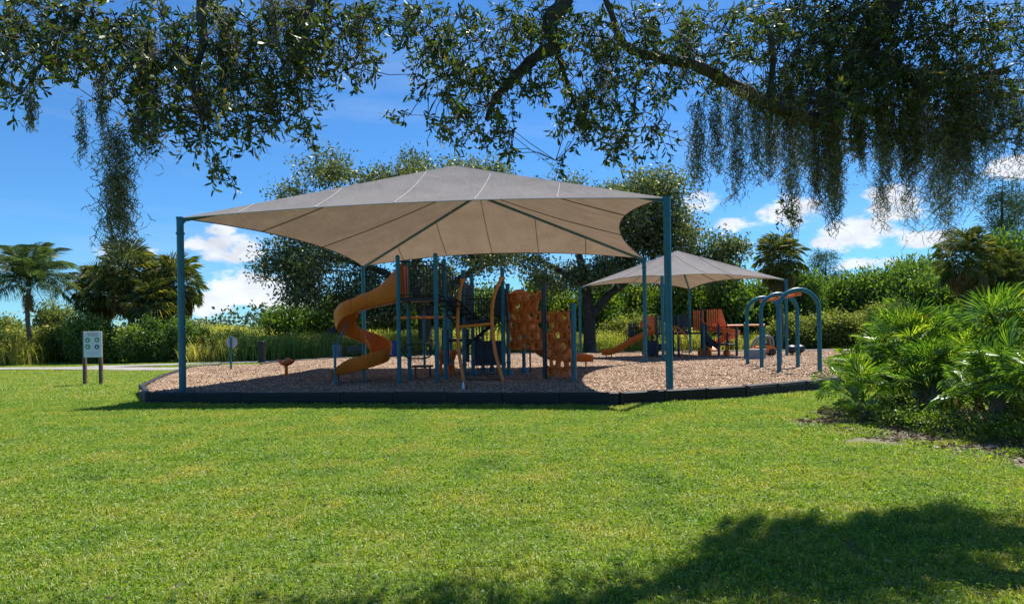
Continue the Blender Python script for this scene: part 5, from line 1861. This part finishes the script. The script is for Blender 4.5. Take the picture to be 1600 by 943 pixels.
# ------------------------------------------------------------------ saw palmetto thicket
PAL = [fan_frond(110 + i, 22, .44, .6, M_PALMETTO, .01 + .03 * i, 215 + 14 * i, .025, .5, (0, 15, 35, 50)[i]) for i in range(4)]
PALY = [fan_frond(120 + i, 17, .44, .5, M_PALMETTOY, .3, 190, .026, .45) for i in range(1)]
PALD = [fan_frond(124 + i, 15, .42, .5, M_FRONDY, .9, 150, .026, .45) for i in range(2)]


def palmetto(x, y, h, n, s, label, seed, nd=3, ny=0):
    rg = random.Random(seed)
    T = thing("saw_palmetto", label, "palmetto", (x, y, 0), "saw palmettos in the thicket beside the lawn")
    lx, ly = rg.uniform(-.25, .25), rg.uniform(-.25, .25)
    b_ = MB()
    b_.tube([(x + lx * t_, y + ly * t_, -.1 + (h * .62 + .1) * t_) for t_ in (0, .25, .5, .75, 1)], [.12, .1, .1, .09, .06], 8)
    b_.build("trunk", M_BARK2, T)
    for i in range(n + ny + nd):
        kind = 0 if i < n else (1 if i < n + ny else 2)
        o_ = link(bpy.data.objects.new(("frond", "yellow_frond", "dead_frond")[kind], rg.choice((PAL, PALY, PALD)[kind])), T)
        f_ = (i % max(1, n)) / max(1, n)
        el = (86 - 78 * f_ + rg.uniform(-12, 12)) if kind < 2 else rg.uniform(-80, -35)
        zz = h * .62 * rg.uniform(.45, 1.0)
        t_ = zz / (h * .62)
        o_.location = (lx * t_, ly * t_, zz)
        o_.rotation_euler = Euler((rg.uniform(-.7, .7), -R(el), i * 2.4 + rg.uniform(-.5, .5)), 'XYZ')
        k = s * rg.uniform(.8, 1.15)
        o_.scale = (k, k, k)
    return T


PLIST = [(6.55, 12.0, .7, 20, .95, "low saw palmetto fanning out beside the black border", 0), (6.15, 11.0, .5, 16, .85, "small saw palmetto at the corner of the thicket by the bare soil", 0),
         (6.9, 10.6, .95, 24, 1.0, "saw palmetto with upright fans behind the bare soil", 0), (7.5, 11.6, 1.75, 30, 1.15, "tall saw palmetto with a bright yellow green fan on top", 2),
         (7.1, 9.5, .95, 24, 1.0, "saw palmetto with a hanging brown frond facing the lawn", 0), (8.2, 10.5, 1.85, 30, 1.15, "tall saw palmetto in the middle of the thicket", 1),
         (7.4, 8.6, 1.0, 24, 1.0, "saw palmetto spilling over leaf litter at the lawn edge", 0), (8.7, 9.2, 1.7, 28, 1.1, "saw palmetto with mixed green and dry fronds", 1),
         (9.6, 11.4, 2.0, 30, 1.2, "highest saw palmetto at the back of the thicket", 1), (8.4, 12.8, 1.5, 26, 1.1, "saw palmetto behind the tall one near the playground border", 2),
         (7.6, 13.0, 1.1, 22, 1.0, "saw palmetto with yellowed fan near the playground border", 2), (7.9, 7.6, .9, 20, .95, "dark shaded saw palmetto at the end of the thicket", 0),
         (9.9, 9.9, 1.9, 26, 1.15, "saw palmetto deep in the thicket under the oak moss", 0), (10.8, 12.6, 2.0, 26, 1.2, "rear saw palmetto standing below the broad fan palm", 0)]
for i, (x, y, h, n, s, lb, ny) in enumerate(PLIST):
    palmetto(x, y, h * 1.08, int(n * 1.4), s, lb, 200 + i, 7, ny)
# low weeds and dead leaves on the soil round the palmettos
rg = np.random.default_rng(88)
edge = [(5.0, 11.3), (4.9, 10.5), (5.1, 9.7), (5.3, 9.0), (5.6, 8.2), (5.9, 7.4), (6.3, 6.6)]
n = 2600
tt = rg.uniform(0, len(edge) - 1.001, n); ii = tt.astype(int); ff = (tt - ii)[:, None]
E_ = np.array(edge)
Pm = E_[ii] * (1 - ff) + E_[ii + 1] * ff
off = np.abs(rg.normal(0, .8, n))
P = np.c_[Pm[:, 0] + off + rg.normal(0, .1, n), Pm[:, 1] + off * .3 + rg.normal(0, .1, n), rg.uniform(.008, .03, n)]
V, F = leaf_arrays(P, np.c_[rg.normal(size=(n, 2)), rg.normal(0, .2, n)], rg.uniform(.05, .12, n), rg.uniform(.015, .035, n), rg, True)
tag(mesh_obj("leaf_litter", np_mesh("leaf_litter", V, F, M_LITTER)), "dead brown leaves scattered on the soil under the palmettos", "leaf litter", kind='stuff')
n = 300
tt = rg.uniform(0, len(edge) - 1.001, n); ii = tt.astype(int); ff = (tt - ii)[:, None]
Pm = E_[ii] * (1 - ff) + E_[ii + 1] * ff
off = .85 + np.abs(rg.normal(0, .6, n))
C_ = np.c_[Pm[:, 0] + off, Pm[:, 1] + off * .4, rg.uniform(.06, .3, n)]
me = crown_mesh(C_, 26, .09, .06, .028, rg, M_BUSH, 0)
tag(mesh_obj("undergrowth", me), "low green weeds growing round the foot of the palmettos", "weeds", kind='stuff')

# ------------------------------------------------------------------ the live oak overhead
TB = (7.6, 4.3, 0)
TREE = thing("overhanging_oak", "live oak whose leafy limbs hang over the top of the view", "tree", TB)
o_ = np.array(TB, dtype=float)
limbs = [
    wpath([(7.6, 4.3, -.3, .5), (7.55, 4.4, 1.0, .42), (7.5, 4.5, 2.4, .38), (7.3, 4.7, 3.8, .34), (7.0, 5.2, 5.0, .3)]),
    wpath([(7.0, 5.2, 5.0, .28), (6.2, 6.1, 5.75, .22), (*pix(1440, -60, 6.75), .19), (*pix(1385, 10, 6.75), .155), (*pix(1345, 80, 6.65), .12), (*pix(1312, 150, 6.5), .09), (*pix(1270, 188, 6.2), .07), (*pix(1200, 160, 5.9), .06),
           (*pix(1134, 127, 5.6), .052), (*pix(1086, 102, 5.4), .046), (*pix(1038, 92, 5.5), .042), (*pix(991, 80, 5.4), .036), (*pix(967, 56, 5.3), .03), (*pix(953, 14, 5.2), .025), (*pix(930, -30, 5.1), .018)]),
    wpath([(7.3, 4.7, 3.8, .22), (5.6, 4.6, 5.2, .18), (3.2, 4.8, 5.0, .13), (*pix(1000, -110, 5.2), .1), (*pix(880, -60, 5.2), .085), (*pix(882, 0, 5.2), .07), (*pix(858, 32, 5.2), .06), (*pix(866, 68, 5.2), .055), (*pix(832, 93, 5.2), .046), (*pix(800, 125, 5.2), .04), (*pix(775, 153, 5.2), .03), (*pix(760, 188, 5.2), .018)]),
    wpath([(*pix(880, -62, 5.2), .08), (*pix(700, -70, 5.0), .07), (*pix(500, -60, 4.9), .06), (*pix(330, -50, 4.8), .05), (*pix(140, -40, 4.8), .04), (*pix(-40, -10, 4.8), .03)]),
    wpath([(*pix(330, -50, 4.8), .045), (*pix(314, 10, 4.8), .036), (*pix(318, 65, 4.8), .03), (*pix(302, 130, 4.8), .02), (*pix(320, 205, 4.8), .01)]),
    wpath([(*pix(870, 72, 5.2), .03), (*pix(880, 110, 5.2), .02), (*pix(900, 170, 5.25), .012)]),
    wpath([(*pix(1345, 80, 6.65), .1), (*pix(1420, 120, 6.75), .08), (*pix(1490, 130, 6.85), .06), (*pix(1570, 110, 6.85), .04)]),
    wpath([(*pix(1200, 160, 5.9), .03), (*pix(1208, 80, 5.8), .025), (*pix(1190, 20, 5.7), .02)]),
    wpath([(*pix(500, -60, 4.9), .04), (*pix(480, 30, 4.9), .028), (*pix(470, 110, 4.9), .016)]),
    wpath([(*pix(140, -40, 4.8), .03), (*pix(120, 30, 4.8), .02), (*pix(70, 90, 4.8), .012)]),
]
BL = [(20, 80, 55, 55, 4.8), (60, 30, 70, 40, 4.8), (130, 50, 60, 55, 4.8), (95, 105, 45, 30, 4.7), (28, 140, 28, 16, 4.7),
      (190, 100, 55, 55, 4.8), (240, 50, 60, 55, 4.9), (228, 175, 36, 42, 4.7), (270, 130, 60, 60, 4.9), (335, 80, 70, 75, 4.9), (318, 195, 45, 45, 4.8), (345, 262, 22, 22, 4.8), (385, 160, 55, 60, 4.9), (420, 80, 70, 75, 5.0),
      (450, 172, 40, 38, 4.9), (482, 105, 45, 55, 4.9), (530, 50, 60, 45, 5.0), (562, 105, 32, 24, 4.9), (500, 20, 60, 30, 5.0), (600, 20, 50, 26, 5.0), (480, 215, 20, 20, 4.8),
      (625, 178, 34, 6, 5.0), (662, 45, 48, 45, 5.1), (682, 110, 40, 50, 5.1), (702, 185, 36, 36, 5.0), (742, 80, 58, 65, 5.2), (762, 165, 46, 55, 5.1), (792, 218, 26, 22, 5.0), (832, 90, 56, 60, 5.2), (830, 30, 60, 36, 5.2),
      (885, 40, 58, 36, 5.3), (922, 100, 55, 55, 5.4), (900, 185, 36, 50, 5.2), (948, 195, 46, 48, 5.3), (968, 240, 22, 18, 5.2), (870, 255, 24, 8, 5.2), (1000, 140, 44, 50, 5.2), (985, 50, 60, 42, 5.2), (1050, 50, 58, 45, 5.4), (1085, 110, 48, 38, 5.6), (1130, 50, 58, 48, 5.6), (1180, 50, 56, 50, 5.8), (1030, 205, 30, 25, 5.3),
      (1250, 55, 66, 58, 6.9), (1330, 80, 76, 76, 7.2), (1420, 70, 76, 76, 7.3), (1500, 55, 66, 60, 7.4), (1575, 80, 48, 80, 7.4), (1262, 140, 56, 56, 6.9), (1350, 170, 76, 56, 7.2), (1450, 170, 76, 64, 7.3), (1535, 165, 46, 56, 7.4), (1225, 330, 14, 18, 6.7), (1590, 200, 20, 30, 7.3), (1300, 30, 90, 40, 7.0), (1345, 85, 60, 55, 6.7), (1300, 150, 55, 30, 6.5), (1205, 150, 40, 28, 6.0), (1430, 130, 60, 32, 6.9), (1500, 118, 50, 30, 7.0), (1395, 20, 50, 40, 6.8), (1130, 125, 40, 22, 5.7),
      (1290, -60, 70, 50, 7.1), (1380, -75, 80, 50, 7.2), (1470, -65, 70, 50, 7.2), (1340, -150, 80, 50, 7.2), (1440, -150, 80, 50, 7.2)]
BL = [(x, y, a, b_, Y - (.58 if x > 1225 else 0)) for x, y, a, b_, Y in BL]
rg = np.random.default_rng(5)
targets = []
for x, y, rx_, ry_, Y in BL:
    k = max(2, int(rx_ * ry_ / 420))
    for _ in range(k):
        a, r_ = rg.uniform(0, 6.28), math.sqrt(rg.random()) * .8
        targets.append(pix(x + rx_ * r_ * math.cos(a), y + ry_ * r_ * math.sin(a), Y + rg.normal(0, .22)))
paths = skeleton(limbs, targets, rg, .0035, .10, .16)
allnodes = np.array([p for pth in paths[len(limbs):] for p, r_ in pth])
# leafy sprays: short twigs carrying leaves, rooted on the nearest branchlet
SP, SD = [], []
for x, y, rx_, ry_, Y in BL:
    dense = 1.5 if x < 1000 else 1.3 if x < 1200 else 2.4
    for _ in range(max(3, int(rx_ * ry_ / 62 * dense))):
        a, r_ = rg.uniform(0, 6.28), math.sqrt(rg.random())
        SP.append(pix(x + rx_ * r_ * math.cos(a), y + ry_ * r_ * math.sin(a), Y + rg.normal(0, .3)))
SP = np.array(SP)
twigs, LP, LD = [], [], []
for p in SP:
    i = int(np.argmin(np.sum((allnodes - p) ** 2, 1)))
    a = allnodes[i]
    v = p - a
    if np.linalg.norm(v) > .5:
        a = p - v / np.linalg.norm(v) * .3
    d_ = unit((p - a) + rg.normal(size=3) * .08 + np.array([0, 0, -.05]))
    e = p + d_ * rg.uniform(.06, .16) + np.array([0, 0, -.03])
    md = (a + p) / 2 + rg.normal(size=3) * .02
    twigs.append([(a, .0035), (md, .003), (p, .0024), (e, .0012)])
    for k in range(rg.integers(8, 14)):
        s_ = rg.uniform(.3, 1)
        q_ = (p * (1 - (s_ - .5) * 2) + e * (s_ - .5) * 2) if s_ > .5 else (md * (1 - s_ * 2) + p * s_ * 2)
        LP.append(q_ + rg.normal(size=3) * .004); LD.append(d_ * .7 + rg.normal(size=3) * .8 + np.array([0, 0, -.12]))
LP, LD = np.array(LP), np.array(LD)
V, F = tubes_mesh([[(p - o_, r_) for p, r_ in pth] for pth in paths[:1]], 12)
mesh_obj("trunk", np_mesh("trunk", V, F, M_BARK, True), TREE)
for pth in paths[1:len(limbs)]:
    V, F = tubes_mesh([[(p - o_, r_) for p, r_ in wig] for wig in [[(np.array(sv), float(np.interp(t_ / 6, range(len(pth)), [r for _, r in pth])) * (1 + .12 * math.sin(t_ * 1.7))) for t_, sv in enumerate(spline([p for p, r in pth], 6))]]], 9)
    mesh_obj("limb", np_mesh("limb", V, F, M_BARK, True), TREE)
V, F = tubes_mesh([[(p - o_, r_) for p, r_ in pth] for pth in paths[len(limbs):] + twigs], 4)
tag(mesh_obj("twigs", np_mesh("twigs", V, F, M_BARK, True), TREE), kind='stuff')
n = len(LP)
V, F = leaf_arrays(LP - o_, LD, rg.uniform(.032, .08, n), rg.uniform(.012, .025, n), rg, True)
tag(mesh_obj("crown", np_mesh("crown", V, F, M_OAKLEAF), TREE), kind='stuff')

# hanging moss
def moss(anchor, length, width, n, seed, label, tw=.0032):
    rg = np.random.default_rng(seed)
    V, F = [], []
    seg = 20
    cnt = 0
    P0, P1_ = [], []
    for i in range(n):
        a = rg.uniform(0, 6.28); r_ = width * math.sqrt(rg.random())
        f_ = rg.random()
        f_ = rg.random() ** 1.3 * .7
        r_ *= 1 - .8 * f_
        start = np.array([r_ * math.cos(a), r_ * math.sin(a) * .7, -f_ * length])
        ln_ = min(length * rg.uniform(.2, .65) * (1.15 - .5 * r_ / width), length + start[2])
        step = ln_ / seg
        p = start.copy()
        cur = rg.normal(size=3) * .5
        for k in range(seg):
            cur = cur * .55 + rg.normal(size=3) * .8 - np.array([p[0], p[1], 0]) * .5 / max(width, .05)
            q_ = p + np.array([cur[0] * step * .95, cur[1] * step * .95, -step * (1 + .3 * cur[2])])
            P0.append(p); P1_.append(q_)
            if rg.random() < .38:
                e = q_ + rg.normal(size=3) * step * 1.0
                P0.append(q_); P1_.append(e)
            p = q_
    P0, P1_ = np.array(P0), np.array(P1_)
    m_ = len(P0)
    D = unit(P1_ - P0)
    S = unit(np.cross(D, unit(rg.normal(size=(m_, 3))))) * (tw * rg.uniform(.5, 1.0, m_))[:, None]
    V = np.stack([P0 - S, P0 + S, P1_ + S * .8, P1_ - S * .8], 1).reshape(-1, 3)
    F = np.arange(m_ * 4).reshape(m_, 4)
    o2 = mesh_obj("spanish_moss", np_mesh("spanish_moss", V, F, M_MOSS))
    o2.location = anchor
    tag(o2, label, "moss", "moss beards hanging from the overhead oak")
    return o2


rm = random.Random(12)
ML = "thick beard of moss hanging in the dense curtain over the palmettos"
for i in range(34):
    x = 1195 + 365 * (i + .5) / 34 + rm.uniform(-10, 10)
    y0 = rm.uniform(90, 190)
    y1 = np.interp(x, [1190, 1230, 1290, 1330, 1400, 1450, 1500, 1560], [270, 330, 350, 300, 340, 385, 345, 290]) + rm.uniform(-110, 50)
    Y = 6.68 + rm.uniform(-.35, .35)
    moss(pix(x, y0, Y), (y1 - y0) * Y / FPX, rm.uniform(.045, .12), rm.randint(60, 125), 800 + i, ML, .0036)
for i, (x, y0, y1, Y, w, n, lb) in enumerate((
        (1090, 150, 300, 5.3, .10, 70, "long moss beard at the outer end of the thick limb"), (1118, 140, 270, 5.35, .10, 60, "moss beard hanging under the bend of the thick limb"), (1150, 130, 310, 5.5, .12, 80, "ragged moss beard next to the dense moss curtain"), (1180, 120, 285, 5.7, .12, 80, "moss beard joining the edge of the dense curtain"),
        (182, 185, 405, 4.7, .15, 150, "lone tapering moss beard hanging far below the leaves above the fan palms"), (158, 100, 205, 4.7, .05, 40, "thin moss strand above the lone tapering beard"), (128, 150, 260, 4.7, .05, 26, "wispy moss strand trailing toward the lone beard"), (48, 140, 205, 4.7, .06, 40, "short moss tuft under the leaves over the feather palm"),
        (228, 40, 245, 4.8, .10, 90, "moss beard tangled in the leaves beside the lone tapering beard"), (352, 10, 165, 4.9, .12, 80, "pale moss beard within the leaves above the canopy post"), (460, -20, 125, 5.0, .16, 110, "olive moss beard hanging from the top among dense leaves"), (425, -20, 100, 5.0, .12, 80, "moss beard close to the olive one in the dense leaves"),
        (940, 50, 170, 5.5, .09, 60, "pale moss tuft on the leaves under the bent limb"), (1070, 20, 130, 5.6, .12, 70, "grey moss tuft draped over the thick limb"), (910, 140, 215, 5.3, .05, 40, "small grey moss tuft in the hanging leaf spray"), (1590, 120, 260, 6.8, .12, 60, "moss beard beyond the dense curtain near the pines"), (560, 0, 95, 5.0, .07, 40, "thin moss tuft by the gap of open sky"),
        (1340, 40, 190, 6.3, .12, 80, "moss beard draped in front of the thickest limb"), (1250, 150, 260, 5.9, .10, 70, "moss beard wrapped on the low bend of the thick limb"), (1440, 95, 240, 6.4, .12, 80, "moss beard hanging from the level limb in the dense curtain"), (1510, 85, 230, 6.5, .11, 70, "moss beard at the end of the level limb"))):
    moss(pix(x, y0, Y), (y1 - y0) * Y / FPX, w * .9, int(n * 1.7), 960 + i, lb, .0034)
